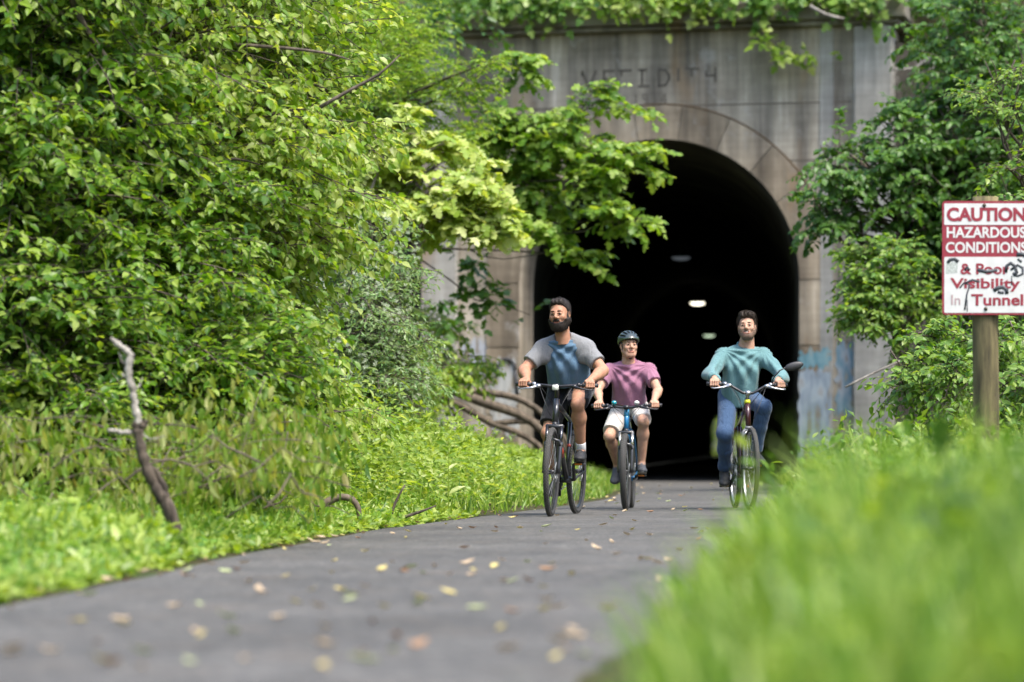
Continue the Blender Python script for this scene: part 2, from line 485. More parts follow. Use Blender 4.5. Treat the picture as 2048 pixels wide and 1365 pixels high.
def build_portal():
    root = empty('tunnel_portal', tuple(PC), -PORT_A)
    tag(root, 'weathered brown concrete tunnel portal with a dark round arch', 'tunnel portal')
    # wall with its arched opening
    inner = arch_pts(RAD + .001)
    mb = MB(); V = []
    for (x, z) in inner:
        if z <= SPR: o = (UL if x < 0 else UR, z)
        else:
            dx, dz = x, z - SPR
            t = min((UL / dx if dx < 0 else UR / dx) if abs(dx) > 1e-6 else 1e9, (WT - SPR) / max(dz, 1e-6))
            o = (dx * t, SPR + dz * t)
        V.append(((x, 0, z), (o[0], 0, o[1])))
    n = len(V); vv = []; ff = []
    for (a, b_) in V:
        vv += [a, b_, (a[0], DEPTH, a[2]), (b_[0], DEPTH, b_[2])]
    for i in range(n - 1):
        a = 4 * i; b_ = 4 * (i + 1)
        ff += [[a, a + 1, b_ + 1, b_], [a + 2, b_ + 2, b_ + 3, a + 3], [a, b_, b_ + 2, a + 2], [a + 1, a + 3, b_ + 3, b_ + 1]]
    mb.add(vv, ff)
    # corner fill so the rectangle is complete
    for ux, sx in ((UL, -1), (UR, 1)):
        ds = [(p[1], q) for p, q in V if (p[0] < 0) == (sx < 0)]
        c1 = max((q for _, q in ds if abs(q[0] - ux) < 1e-4), key=lambda q: q[2])
        c2 = [q for _, q in ds if abs(q[2] - WT) < 1e-4]
        c2 = min(c2, key=lambda q: abs(q[0] - ux))
        mb.add([c1, (ux, 0, WT), c2, (c1[0], DEPTH, c1[2]), (ux, DEPTH, WT), (c2[0], DEPTH, c2[2])],
               [[0, 1, 2], [3, 5, 4], [0, 3, 4, 1], [1, 4, 5, 2]])
    o = mb.build('wall', CONC, root, smooth=False)
    # ring of voussoirs, standing slightly proud
    mb = MB(); ri, ro = RAD + .004, RAD + RING; e = .012
    nb = 11
    for k in range(nb):
        a0 = math.pi * k / nb + e / ro; a1 = math.pi * (k + 1) / nb - e / ro; S = 6; vv = []
        for j in range(S + 1):
            a = a0 + (a1 - a0) * j / S
            for r in (ri, ro):
                for y in (-.03, .05):
                    vv.append((r * math.cos(a), y, SPR + r * math.sin(a)))
        ff = []
        for j in range(S):
            p = 4 * j; q = p + 4
            ff += [[p, p + 2, q + 2, q], [p + 1, q + 1, q + 3, p + 3], [p, q, q + 1, p + 1], [p + 2, p + 3, q + 3, q + 2]]
        ff += [[0, 1, 3, 2], [4 * S, 4 * S + 2, 4 * S + 3, 4 * S + 1]]
        mb.add(vv, ff)
    for sx in (-1, 1):
        for (z0, z1) in ((0.0, 1.2), (1.2, 2.4), (2.4, 3.54)):
            mb.box((sx * (ri + ro) / 2, .01, (z0 + z1) / 2), (ro - ri, .08, z1 - z0 - 2 * e))
    mb.build('arch_ring', CONC_RING, root, smooth=False)
    # thin dark line outside the ring: rusty joint with gap shadow painted in
    mb = MB()
    mb.tube([((ro + .02) * math.cos(a), -.004, SPR + (ro + .02) * math.sin(a)) for a in np.linspace(.25, math.pi - .25, 40)], .014, 4)
    mb.build('joint', simple('joint_rust_shade', (.13, .08, .04), .95), root)
    # pilasters
    for (u0, u1, mt, pr) in ((UL - .02, -3.62, CONC_PALE, .16), (3.46, UR + .02, CONC_PALE, .16)):
        mb = MB(); mb.box(((u0 + u1) / 2, -pr / 2 + .3, 3.955), (u1 - u0, pr + .6, 7.91), bev=.02); mb.build('pilaster', mt, root, smooth=False)
    for (u0, u1) in ((2.86, 3.1),):
        mb = MB(); mb.box(((u0 + u1) / 2, .0, 3.95), (u1 - u0, .07, 7.9), bev=.01); mb.build('rib', CONC_PALE, root, smooth=False)
    # cornice with a stepped underside
    mb = MB()
    for (pr, z0, z1) in ((.20, 7.935, 8.02), (.34, 8.023, 8.36)):
        mb.box(((UL + UR) / 2, (DEPTH - pr) / 2, (z0 + z1) / 2), (UR - UL + 2 * pr * .8, DEPTH + pr, z1 - z0), bev=.02)
    mb.build('cornice', CONC_CORN, root, smooth=False)
    # worn inscription: raised strokes stand for cut letters, several weathered away
    def strokes(ch):
        h = 1.0
        return {'M': [((0, 1), (.42, 0)), ((.42, 0), (.84, 1)), ((0, .75), (0, 1))], 'E': [((0, 0), (0, 1)), ((0, 1), (.6, 1)), ((0, .5), (.5, .5)), ((0, 0), (.6, 0))],
                'R': [((-.1, 1), (.62, 1)), ((.05, .7), (.05, 1))], 'e': [((.2, .15), (.2, 1)), ((0, 0), (.6, 0)), ((.0, 1), (.45, 1))], 'D': [((0, 0), (0, 1)), ((0, 1), (.4, .96)), ((.4, .96), (.62, .6)), ((.62, .6), (.62, .4)), ((.62, .4), (.4, .04)), ((.4, .04), (0, 0))],
                'I': [((.2, .3), (.2, 1))], 'T': [((-.1, 1), (.68, 1)), ((.28, .55), (.28, 1))], 'H': [((.6, .2), (.6, 1)), ((.05, .55), (.6, .55)), ((.05, .55), (.05, .8))],
                '1': [((.1, 0), (.1, 1))], '9': [((.0, .6), (.4, .6)), ((.4, 1), (.4, 0)), ((0, .6), (0, 1)), ((0, 1), (.4, 1))], '4': [((0, .35), (.5, .35)), ((.38, 0), (.38, 1)), ((0, .35), (.34, 1))]}[ch]
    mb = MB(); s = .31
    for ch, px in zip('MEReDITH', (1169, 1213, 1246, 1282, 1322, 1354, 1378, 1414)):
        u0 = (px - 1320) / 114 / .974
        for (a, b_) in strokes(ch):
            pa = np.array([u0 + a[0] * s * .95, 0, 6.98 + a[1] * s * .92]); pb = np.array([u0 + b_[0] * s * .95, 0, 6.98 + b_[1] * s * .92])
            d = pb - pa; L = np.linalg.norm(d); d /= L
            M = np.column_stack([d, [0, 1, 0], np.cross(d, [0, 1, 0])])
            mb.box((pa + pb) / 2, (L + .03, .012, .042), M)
    mb.build('inscription', simple('grimy_letter_shade', (.112, .095, .076), .95), root, smooth=False)  # dark colour paints the recess shade and grime of the cut letters
    fd = simple('faint_date_shade', (.125, .105, .085), .95)  # darker colour stands for the shade inside the faint cut digits
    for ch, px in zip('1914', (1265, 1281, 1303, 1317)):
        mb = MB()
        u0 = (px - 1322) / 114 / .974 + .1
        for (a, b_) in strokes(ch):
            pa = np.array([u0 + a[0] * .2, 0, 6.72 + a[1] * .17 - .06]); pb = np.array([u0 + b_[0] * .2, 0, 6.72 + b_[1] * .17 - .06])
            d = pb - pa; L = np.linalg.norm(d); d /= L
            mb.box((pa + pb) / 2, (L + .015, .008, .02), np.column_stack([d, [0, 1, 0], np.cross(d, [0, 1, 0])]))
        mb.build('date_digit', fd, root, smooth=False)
    # lift lines of the pour
    pl = simple('pour_line_stain', (.13, .105, .08), .95)
    for z in (2.45, 5.62, 6.62):
        for (u0, u1) in ((-3.55, -RAD - RING - .1), (RAD + RING + .1, 3.4)) if z < 5 else ((-3.5, -1.9), (1.9, 3.4)) if z < 6 else ((-3.5, 3.4),):
            mb = MB(); mb.box(((u0 + u1) / 2, .0, z), (u1 - u0, .012, .022)); mb.build('pour_line', pl, root, smooth=False)
    # painted over graffiti on the jambs: thin irregular paint layers
    rng = random.Random(4)
    def patch(u0, u1, z0, z1, y, col, nm, rag=.06):
        P = []; nS = 14
        for k in range(nS): P.append((u0 + (u1 - u0) * k / nS, z0 + rng.uniform(-rag, rag)))
        for k in range(nS): P.append((u1 + rng.uniform(-rag, rag) * .5, z0 + (z1 - z0) * k / nS))
        for k in range(nS): P.append((u1 - (u1 - u0) * k / nS, z1 + rng.uniform(-rag, rag)))
        for k in range(nS): P.append((u0 + rng.uniform(-rag, rag) * .5, z1 - (z1 - z0) * k / nS))
        mb = MB(); mb.prism(P, (0, y, 0), (1, 0, 0), (0, 0, 1), (0, 1, 0), .004)
        m, t, b = new_mat(nm + '_paint')
        tc = N(t, 'ShaderNodeTexCoord'); mp = N(t, 'ShaderNodeMapping'); mp.inputs['Scale'].default_value = (3, 3, .9); t.links.new(tc.outputs['Object'], mp.inputs[0])
        nz = N(t, 'ShaderNodeTexNoise'); nz.inputs['Scale'].default_value = 2.2; nz.inputs['Detail'].default_value = 7; t.links.new(mp.outputs[0], nz.inputs['Vector'])
        r_ = ramp(t, [(.36, (.22, .18, .14)), (.44, col[0]), (.58, col[1]), (.70, (.30, .25, .19))]); t.links.new(nz.outputs[0], r_.inputs[0])
        t.links.new(r_.outputs[0], b.inputs['Base Color']); b.inputs['Roughness'].default_value = .8
        mb.build('graffiti', m, root, smooth=False)
    patch(2.50, 3.04, .4, 1.95, -.040, ((.22, .27, .32), (.34, .39, .43)), 'blue_grey')
    patch(2.52, 3.03, 2.02, 2.32, -.038, ((.09, .22, .27), (.20, .33, .36)), 'teal', .08)
    patch(3.13, 3.44, 1.2, 2.4, -.008, ((.30, .33, .36), (.12, .22, .28)), 'pale_blue', .10)
    patch(-3.02, -2.52, .9, 2.15, -.040, ((.36, .36, .34), (.46, .46, .44)), 'white', .14)
    patch(-3.50, -3.1, 1.7, 2.5, -.008, ((.36, .38, .42), (.44, .45, .48)), 'pale', .14)
    mb = MB(); ang = np.linspace(0, 3.4, 12)
    mb.tube([(-2.72 + .16 * math.cos(a), -.05, 2.0 + .2 * math.sin(a)) for a in ang], .03, 6); mb.tube([(-2.56, -.05, 2.0), (-2.52, -.05, 1.55)], .03, 6)
    mb.build('graffiti', simple('black_spray', (.05, .05, .055), .8), root)
    # inside lining of the tunnel, 366 m long
    axl = np.array([TAX @ PU, TAX @ PV, 0])
    pts = arch_pts(RAD, 24); ds = [0.0, .5, 1.2, 2.5, 5, 10, 20, 40, 80, 150, 260, TLEN]
    vv = []; ff = []; n = len(pts)
    for d in ds:
        rr = 1.0 if d < 1.2 else 1.0
        for (x, z) in pts: vv.append(np.array([x * rr, .002, z]) + axl * d)
    for i in range(len(ds) - 1):
        for j in range(n - 1): ff.append([i * n + j, i * n + j + 1, (i + 1) * n + j + 1, (i + 1) * n + j])
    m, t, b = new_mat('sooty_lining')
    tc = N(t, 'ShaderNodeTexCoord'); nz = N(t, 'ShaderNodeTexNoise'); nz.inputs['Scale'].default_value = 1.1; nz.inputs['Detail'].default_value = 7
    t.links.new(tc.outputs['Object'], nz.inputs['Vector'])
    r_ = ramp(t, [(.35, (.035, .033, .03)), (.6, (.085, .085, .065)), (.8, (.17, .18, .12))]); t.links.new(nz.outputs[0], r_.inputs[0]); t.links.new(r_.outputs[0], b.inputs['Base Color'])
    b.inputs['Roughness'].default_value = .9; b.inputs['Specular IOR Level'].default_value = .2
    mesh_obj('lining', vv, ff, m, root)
    # tunnel floor beside the trail
    vv = []
    for d in (0, 10, 60, TLEN):
        for x in (-RAD, RAD): vv.append(np.array([x, .002, -.005]) + axl * d)
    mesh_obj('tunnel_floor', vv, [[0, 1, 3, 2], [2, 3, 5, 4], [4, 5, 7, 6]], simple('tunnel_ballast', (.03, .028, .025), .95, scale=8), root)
    # timber and dirt wing wall stub left of the portal
    return root
PORTAL = build_portal()

mb = MB()
q = lambda u, v, z: PC + PU * u + PV * v + np.array([0, 0, z])
mb.add([q(UR + .02, .35, 0), q(9.5, 2.2, 0), q(9.5, 2.2, 5.6), q(UR + .02, .35, 7.7), q(UR + .02, .9, 0), q(9.5, 2.9, 0), q(9.5, 2.9, 5.6), q(UR + .02, .9, 7.7)],
       [[0, 1, 2, 3], [4, 7, 6, 5], [3, 2, 6, 7], [1, 5, 6, 2], [0, 3, 7, 4]])
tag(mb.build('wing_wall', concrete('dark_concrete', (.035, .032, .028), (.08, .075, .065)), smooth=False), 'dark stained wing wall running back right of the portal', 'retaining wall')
mb = MB()
mb.add([q(UL - .02, .35, 0), q(-9.5, 2.2, 0), q(-9.5, 2.2, 5.6), q(UL - .02, .35, 7.7), q(UL - .02, .9, 0), q(-9.5, 2.9, 0), q(-9.5, 2.9, 5.6), q(UL - .02, .9, 7.7)],
       [[0, 3, 2, 1], [4, 5, 6, 7], [3, 7, 6, 2], [1, 2, 6, 5], [0, 4, 7, 3]])
tag(mb.build('wing_wall', bpy.data.materials['dark_concrete'], smooth=False), 'dark stained wing wall left of the portal behind the trees', 'retaining wall')

# ------------------------------------------------------------------ tunnel lamps
def tunnel_lamp(px, py, Y, emit, label, col=(1, .93, .72)):
    p = at(px, py, Y)
    xc = PC[0] + TAX[0] * (Y - PC[1])
    top = SPR + math.sqrt(max(RAD**2 - (p[0] - xc)**2, .1))
    root = empty('tunnel_lamp', tuple(p)); tag(root, label, 'lamp', 'bell lamps along the tunnel ceiling')
    h = MB(); prof = [(.02, .50), (.09, .46), (.11, .34), (.13, .30), (.17, .2), (.22, .08), (.24, .0)]
    V = []; n = 20
    for (r_, z) in prof:
        for j in range(n): V.append((r_ * math.cos(2 * math.pi * j / n), r_ * math.sin(2 * math.pi * j / n), z))
    h.add(V, [[i * n + j, i * n + (j + 1) % n, (i + 1) * n + (j + 1) % n, (i + 1) * n + j] for i in range(len(prof) - 1) for j in range(n)])
    h.build('housing', simple('lamp_housing', (.10, .11, .11), .5, .3), root)
    m, t, b = new_mat('lamp_glow' if emit > .5 else 'lamp_glass')
    b.inputs['Base Color'].default_value = (.5, .5, .48, 1); b.inputs['Roughness'].default_value = .3
    b.inputs['Emission Color'].default_value = (*col, 1); b.inputs['Emission Strength'].default_value = emit
    d = MB(); d.ball((0, 0, -.005), (.235, .235, .075), 20, 8); d.build('diffuser', m, root)
    d = MB(); d.tube([(0, 0, .49), (0, 0, float(top - p[2]) + .02)], .015, 6); d.build('pendant_rod', simple('lamp_rod', (.04, .04, .04), .6), root)
tunnel_lamp(1362, 515, 79.6, .035, 'unlit bell shaped tunnel lamp, largest and highest of the three', (.7, .8, .9))  # faint glow put into the unlit diffuser so that it shows
tunnel_lamp(1395, 606, 103, 1.8, 'brightly lit tunnel lamp glowing warm white')
tunnel_lamp(1418, 671, 132, .42, 'small dimly lit tunnel lamp, deepest in the tunnel', (.8, 1, .7))
# ================================================================== BICYCLES
RUBBER = simple('tyre_rubber', (.030, .030, .031), .85, var=.2, scale=60)
DUSTY = simple('dusty_tread', (.12, .115, .105), .95, var=.3, scale=40)
BLACK_METAL = simple('black_metal', (.022, .022, .025), .35, .4, coat=.3)
ALLOY = simple('brushed_alloy', (.45, .46, .48), .35, .9)
STEEL = simple('spoke_steel', (.42, .42, .43), .35, .9)
PLASTIC = simple('black_plastic', (.025, .025, .027), .5)
AMBER = simple('amber_reflector', (.75, .22, .02), .3)
AX = nrm(np.array([0, -.342, .94]))
HT = np.array([0, .42, .95])

def rot_about(axis, ang):
    return np.array(Matrix.Rotation(ang, 3, Vector(axis)))

class Bike: pass

def make_bike(c):
    B = Bike(); sc = c['scale']; wr = c['wheel_r'] / sc; tw = c['tyre'] / sc
    FA = np.array([0, .64, wr]); RA = np.array([0, -.43, wr]); BB = np.array([0, 0, .29])
    M = rot_about(AX, R(c['steer']))
    S = lambda p: HT + M @ (np.array(p, float) - HT)
    Sv = lambda v: M @ np.array(v, float)
    heading = R(180 + c['yaw']); Rz = np.array(Matrix.Rotation(heading, 3, 'Z'))
    fx, fy = (c['front_px'] - 1024) / F * c['Y'], c['Y']
    org = np.array([fx, fy, 0]) - Rz @ (S(FA) * [1, 1, 0]) * sc
    zg = float(fall(fx, fy)) + .018
    root = empty('bicycle', (org[0], org[1], zg), heading); root.scale = (sc,) * 3
    tag(root, c['label'], 'bicycle')
    B.root, B.S, B.Sv, B.sc, B.loc, B.heading = root, S, Sv, sc, (org[0], org[1], zg), heading
    main = simple(c['name'] + '_paint', c['frame'], .3, .1, var=.06, coat=.6)
    acc = simple(c['name'] + '_accent', c['accent'], .35, coat=.5)
    # frame
    htb = HT + AX * -.20 if c['style'] != 'cruiser' else HT + AX * -.24
    htt = HT + AX * .0
    seat_top = np.array([0, -.17, .78]) if c['style'] != 'cruiser' else np.array([0, -.155, .74])
    mb = MB()
    mb.tube([htt, htb], .024, 12)
    mb.tube([htb + AX * .03, BB + np.array([0, .02, .02])], .024 if c['style'] != 'cruiser' else .019, 12)
    mb.tube([htt - AX * .03, seat_top], .019, 12)
    mb.tube([BB, seat_top + (seat_top - BB) * .03], .018, 12)
    for sx in (-1, 1):
        mb.tube([BB + [sx * .025, -.02, 0], BB + [sx * .045, -.14, .01], RA + [sx * .066, 0, 0]], [.013, .012, .010], 8)
        mb.tube([seat_top + [sx * .018, 0, -.02], seat_top + [sx * .04, -.09, -.11], RA + [sx * .066, 0, .01]], [.010, .010, .009], 8)
    mb.tube([BB + [-.04, 0, 0], BB + [.04, 0, 0]], .026, 14)
    frame = mb.build('frame', main, root)
    if c['style'] == 'mtb':
        mb = MB(); mb.tube([htt - AX * .012, htt - AX * .075], .0255, 14); mb.build('decal', acc, frame)
    mb = MB(); mb.tube([BB + (htb - BB) * .42, BB + (htb - BB) * .56], .0247 if c['style'] != 'cruiser' else .0197, 12); mb.build('decal', acc, frame)
    if c['style'] == 'race':
        mb = MB(); mb.tube([BB * .45 + seat_top * .55, BB * .40 + seat_top * .60], .0187, 12); mb.build('decal', acc, frame)
    if c['style'] == 'cruiser':
        mb = MB(); mb.tube([htt - AX * .003, htt - AX * .035], .027, 14); mb.build('head_band', simple('yellow_band', (.55, .58, .03), .4), frame)
    # fork
    fk = MB(); crown = htb - AX * .035; off = nrm(np.cross([1, 0, 0], AX)) * .04
    fw = .058 if tw > .045 else .05
    if c['style'] == 'cruiser':
        for sx in (-1, 1):
            fk.tube([S(crown + [sx * .02, 0, .01]), S(crown + [sx * fw, .01, -.02]), S((crown + FA) / 2 + [sx * fw, .0, 0]), S(FA + [sx * .055, 0, 0])], [.015, .015, .012, .009], 8)
        fk.tube([S(crown + [-.03, 0, .015]), S(crown + [.03, 0, .015])], .019, 8)
    else:
        low = crown * .45 + FA * .55
        d = FA - crown; d = d / np.linalg.norm(d); o2 = nrm(np.cross([1, 0, 0], d)) * -.0
        for sx in (-1, 1):
            fk.tube([S(crown + d * .14 + [sx * fw, .012, 0]), S(crown + d * .17 + [sx * fw, .012, 0]), S(FA + [sx * fw, .005, .03]), S(FA + [sx * fw, 0, -.01])], [.0215, .020, .0195, .015], 12)
        fk.tube([S(crown + d * .17 + [-fw, .022, 0]), S(crown + d * .125 + [-fw * .8, .05, 0]), S(crown + d * .11 + [0, .06, 0]), S(crown + d * .125 + [fw * .8, .05, 0]), S(crown + d * .17 + [fw, .022, 0])], .013, 8)
        fk.box(S(crown), (2 * fw + .035, .05, .035), M, .01)
        fk.tube([S(crown), S(htb)], .022, 12)
    fork = fk.build('fork', simple(c['name'] + '_fork_paint', c['fork'], .35, .2, coat=.3), root)
    if c['style'] != 'cruiser':
        st = MB()
        for sx in (-1, 1): st.tube([S(crown + [sx * fw, .012, 0]), S(crown + d * .16 + [sx * fw, .012, 0])], .0155, 12)
        st.build('stanchion', simple(c['name'] + '_stanchion', c['stanchion'], .2, .9), fork)
    # wheels
    def wheel(ctr, f, front):
        T = (lambda p: S(p)) if front else (lambda p: np.array(p, float))
        ax = Sv([1, 0, 0]) if front else np.array([1.0, 0, 0]); C = T(ctr)
        w_ = empty('wheel'); w_.parent = root
        mb = MB(); mb.torus(C, ax, wr - tw / 2, tw / 2, 72, 12)
        u0 = nrm(np.cross(ax, [0, 0, 1])); v0 = np.cross(ax, u0)
        tyre = mb.build('tyre', RUBBER, w_)
        kb = MB(); nk = 84 if tw > .045 else 110
        for k in range(nk):
            a = 2 * math.pi * k / nk
            for j, o in enumerate((-.62, -.2, .22, .64) if tw > .045 else (-.45, 0, .45)):
                aa = a + (.5 if j % 2 else 0) * 2 * math.pi / nk; r_ = wr - tw / 2 + tw / 2 * math.cos(o * 1.2)
                dd = math.cos(aa) * u0 + math.sin(aa) * v0; tt = np.cross(ax, dd); nn = nrm(dd * math.cos(o * 1.2) + ax * math.sin(o * 1.2))
                kb.box(C + dd * r_ + ax * tw / 2 * math.sin(o * 1.2), (.0085, .010, .006), np.column_stack([np.cross(tt, nn), tt, nn]))
        kb.build('tread', DUSTY, tyre, smooth=False)
        mb = MB(); rr = wr - tw * .92; n = 72
        prof = [(-.011, 0), (-.011, -.014), (-.006, -.022), (.006, -.022), (.011, -.014), (.011, 0)]; V = []
        for i in range(n):
            a = 2 * math.pi * i / n; dd = math.cos(a) * u0 + math.sin(a) * v0
            for (x, y) in prof: V.append(C + dd * (rr + y + .008) + ax * x)
        kk = len(prof); mb.add(V, [[i * kk + j, ((i + 1) % n) * kk + j, ((i + 1) % n) * kk + (j + 1) % kk, i * kk + (j + 1) % kk] for i in range(n) for j in range(kk)])
        mb.build('rim', ALLOY if c['rim'] == 'alloy' else BLACK_METAL, w_, smooth=False)
        mb = MB()
        for k in range(32):
            a = 2 * math.pi * k / 32; sd = 1 if k % 2 else -1; a2 = a + (.42 if (k // 2) % 2 else -.42) * 1.0
            p1 = C + (math.cos(a) * u0 + math.sin(a) * v0) * (rr - .01); p0 = C + (math.cos(a2) * u0 + math.sin(a2) * v0) * .024 + ax * sd * .028
            mb.tube([p0, p1], .0013, 4, cap=False)
        mb.build('spokes', STEEL, w_)
        mb = MB(); mb.tube([C - ax * .052, C - ax * .03, C - ax * .028, C + ax * .028, C + ax * .03, C + ax * .052], [.012, .012, .019, .019, .012, .012], 12); mb.tube([C - ax * .078, C + ax * .078], .008, 8)
        mb.build('hub', BLACK_METAL, w_)
        if c['disc']:
            mb = MB(); x = ax * -.038; mb.torus(C + x, ax, .078, .006, 40, 4, .2)
            for k in range(6):
                a = k * math.pi / 3; mb.tube([C + x + (math.cos(a) * u0 + math.sin(a) * v0) * .02, C + x + (math.cos(a + .3) * u0 + math.sin(a + .3) * v0) * .078], .003, 4)
            mb.build('brake_disc', ALLOY, w_)
        if not front:
            mb = MB()
            for i, r_ in enumerate((.055, .048, .041, .035, .029, .024)):
                mb.tube([C + ax * (.030 + i * .0045), C + ax * (.0325 + i * .0045)], r_, 28)
            mb.build('cassette', ALLOY, w_, smooth=False)
        else:
            mb = MB(); a = .9; mb.box(C + (math.cos(a) * u0 + math.sin(a) * v0) * wr * .55, (.012, .05, .022), None, .004)
            if c['style'] == 'cruiser': mb.build('spoke_reflector', AMBER, w_)
        return w_
    wheel(FA, 1, True); wheel(RA, 1, False)
    # handlebar: straight or risen, with stem, grips, levers
    bz = c['bar_z']; half = c['bar_w'] / 2
    bc = np.array([0, HT[1] + (.055 if c['style'] != 'cruiser' else .03), bz - c['rise']])
    mb = MB(); mb.tube([S(htt), S([0, htt[1] - .01, bc[2] + .02])], .016, 10); mb.tube([S([0, htt[1] - .008, bc[2] - .005]), S(bc)], [.019, .020], 10); mb.tube([S(bc + [-.022, 0, 0]), S(bc + [.022, 0, 0])], .022, 12)
    mb.build('stem', BLACK_METAL if c['style'] != 'cruiser' else ALLOY, root)
    L = lambda x: np.array([x, bc[1] - .035 * max(abs(x) - .08, 0) / .25 - .02 * max(abs(x) - .2, 0) / .15, bc[2] + c['rise'] * min(max((abs(x) - .045) / .13, 0), 1)])
    xs = np.concatenate([np.linspace(-half, -.19, 5), np.linspace(-.17, .17, 17), np.linspace(.19, half, 5)])
    mb = MB(); mb.tube([S(L(x)) for x in xs], .0125, 10); bar = mb.build('handlebar', BLACK_METAL, root)
    for sx in (-1, 1):
        mb = MB(); mb.tube([S(L(sx * x)) for x in np.linspace(half - .125, half + .005, 6)], [.0165, .016, .0165, .016, .0165, .0175], 12); mb.build('grip', PLASTIC, bar)
        mb = MB(); p = L(sx * (half - .15)); mb.tube([S(p + [-.013 * sx, 0, 0]), S(p + [.013 * sx, 0, 0])], .02, 10)
        mb.tube([S(p + [0, .01, -.01]), S(p + [-sx * .02, .04, -.02]), S(p + [sx * .03, .055, -.03]), S(p + [sx * .10, .045, -.04]), S(p + [sx * .125, .04, -.036])], [.010, .012, .008, .0065, .007], 8)
        mb.ball(S(p + [-sx * .035, .02, -.012]), (.026, .022, .017), 10, 7)
        mb.build('brake_lever', ALLOY if (sx > 0 or c['style'] != 'race') and c['style'] != 'mtb' else BLACK_METAL, bar)
    B.grip = {sx: S(L(sx * (half - .062))) for sx in (-1, 1)}
    B.bdir = {sx: nrm(S(L(sx * half)) - S(L(sx * (half - .12)))) for sx in (-1, 1)}
    if c['style'] == 'race':
        mb = MB(); mb.box(S(bc + [0, .045, -.012]), (.052, .03, .045), M, .006); mb.build('front_light', simple('lamp_lens', (.62, .64, .58), .15, var=.25, scale=160, coat=.8), bar)
    if c['style'] == 'mtb':
        for x, mt in ((.115, simple('teal_bell', (.02, .33, .38), .25, .2, coat=.8)), (-.10, simple('white_bell', (.68, .68, .63), .3, coat=.6))):
            mb = MB(); p = L(x); mb.tube([S(p + [0, 0, .012]), S(p + [0, 0, .022])], .012, 10); mb.ball(S(p + [0, .004, .036]), (.026, .026, .021), 14, 8); mb.build('bell', mt, bar)
    if c['style'] == 'cruiser':   # rear-view mirror on a stalk on the rider's left
        p = L(-half + .14)
        mb = MB(); mb.tube([S(p), S(p + [-.01, .03, .06]), S(p + [-.06, .05, .125]), S(p + [-.11, .05, .15])], [.007, .006, .006, .005], 8)
        Mm = rot_about([0, 1, 0], R(14)); mb.ball(S(p + [-.185, .05, .165]), (.085, .018, .036), 18, 10, Mm); mir = mb.build('mirror', PLASTIC, bar)
        mb = MB(); mb.ball(S(p + [-.185, .040, .165]), (.074, .010, .029), 18, 10, Mm); mb.build('mirror_glass', simple('mirror_glass', (.55, .58, .58), .08, 1.0, var=.02), mir)
    # cables
    mb = MB()
    for sx in (-1, 1):
        p = L(sx * (half - .19))
        for k, (o, e) in enumerate(((.11, htb + [sx * .03, .05, .05]), (.08, htt + [sx * .03, -.12, -.07]))):
            mid = (p + e) / 2 + np.array([-sx * .02, o, -.03 + .03 * k])
            q = [S(p)] + [S((1 - t)**2 * p + 2 * t * (1 - t) * (mid * 1.6 - .3 * (p + e)) + t * t * e) for t in np.linspace(.12, 1, 9)]
            mb.tube(q, .0026, 6)
    mb.build('cables', PLASTIC, root)
    # rim brakes of the city bike
    if not c['disc']:
        mb = MB(); q = crown + (FA - crown) * .18
        for sx in (-1, 1):
            mb.tube([S(q + [sx * .052, .035, -.06]), S(q + [sx * .048, .045, .02]), S(q + [sx * .03, .05, .045])], [.009, .008, .006], 8)
            mb.box(S(q + [sx * .034, .03, -.035]), (.014, .06, .012), M, .003)
        mb.tube([S(q + [-.03, .05, .045]), S(q + [.05, .055, .06])], .004, 6)
        mb.build('rim_brake', ALLOY, root)
    # saddle, post
    st_top = np.array([0, seat_top[1] - .045, c['saddle_z'] - .05])
    mb = MB(); mb.tube([seat_top, st_top], .0145, 10); mb.build('seat_post', BLACK_METAL, root)
    V = []; n = 14
    prof = [(.15, .018, .012), (.11, .024, .020), (.04, .032, .026), (-.03, .05, .032), (-.08, .072, .036), (-.115, .078, .036), (-.135, .06, .03)]
    for (y, hw, h) in prof:
        for k in range(n):
            a = 2 * math.pi * k / n; V.append((hw * math.cos(a), st_top[1] + y + .01, c['saddle_z'] - .022 + h * .6 * math.sin(a) - (.012 if y > .05 else 0)))
    mb = MB(); mb.add(V, [[i * n + j, i * n + (j + 1) % n, (i + 1) * n + (j + 1) % n, (i + 1) * n + j] for i in range(len(prof) - 1) for j in range(n)] + [list(range(n)), [(len(prof) - 1) * n + j for j in range(n)][::-1]])
    mb.build('saddle', PLASTIC, root)
    # cranks, pedals, chain
    a = R(c['crank']); B.pedal = {}; dv = {-1: np.array([0, math.cos(a), math.sin(a)]), 1: -np.array([0, math.cos(a), math.sin(a)])}
    ck = MB()
    ck.tube([BB + [-.07, 0, 0], BB + [.07, 0, 0]], .013, 10)
    for sx in (-1, 1):
        ck.tube([BB + [sx * .066, 0, 0], BB + dv[sx] * .17 + [sx * .078, 0, 0]], [.017, .012], 10)
        B.pedal[sx] = BB + dv[sx] * .17 + np.array([sx * .128, 0, 0])
    crank = ck.build('crankset', BLACK_METAL, root)
    mb = MB(); mb.torus(BB + [.05, 0, 0], [1, 0, 0], .085, .006, 44, 6, .5)
    for k in range(5):
        q = a + k * 2 * math.pi / 5; mb.tube([BB + [.052, 0, 0], BB + [.05, .083 * math.cos(q), .083 * math.sin(q)]], .006, 6)
    mb.build('chainring', ALLOY if c['style'] != 'race' else BLACK_METAL, crank)
    for sx in (-1, 1):
        p = B.pedal[sx]; mb = MB(); mb.box(p, (.09, .085, .022), None, .006); mb.tube([p + [-sx * .052, 0, 0], p + [sx * .04, 0, 0]], .007, 8); pd = mb.build('pedal', PLASTIC, root)
        mb = MB(); mb.box(p + [0, .0445, 0], (.06, .006, .014), None, .002); mb.build('pedal_reflector', AMBER, pd)
    mb = MB(); x = .048
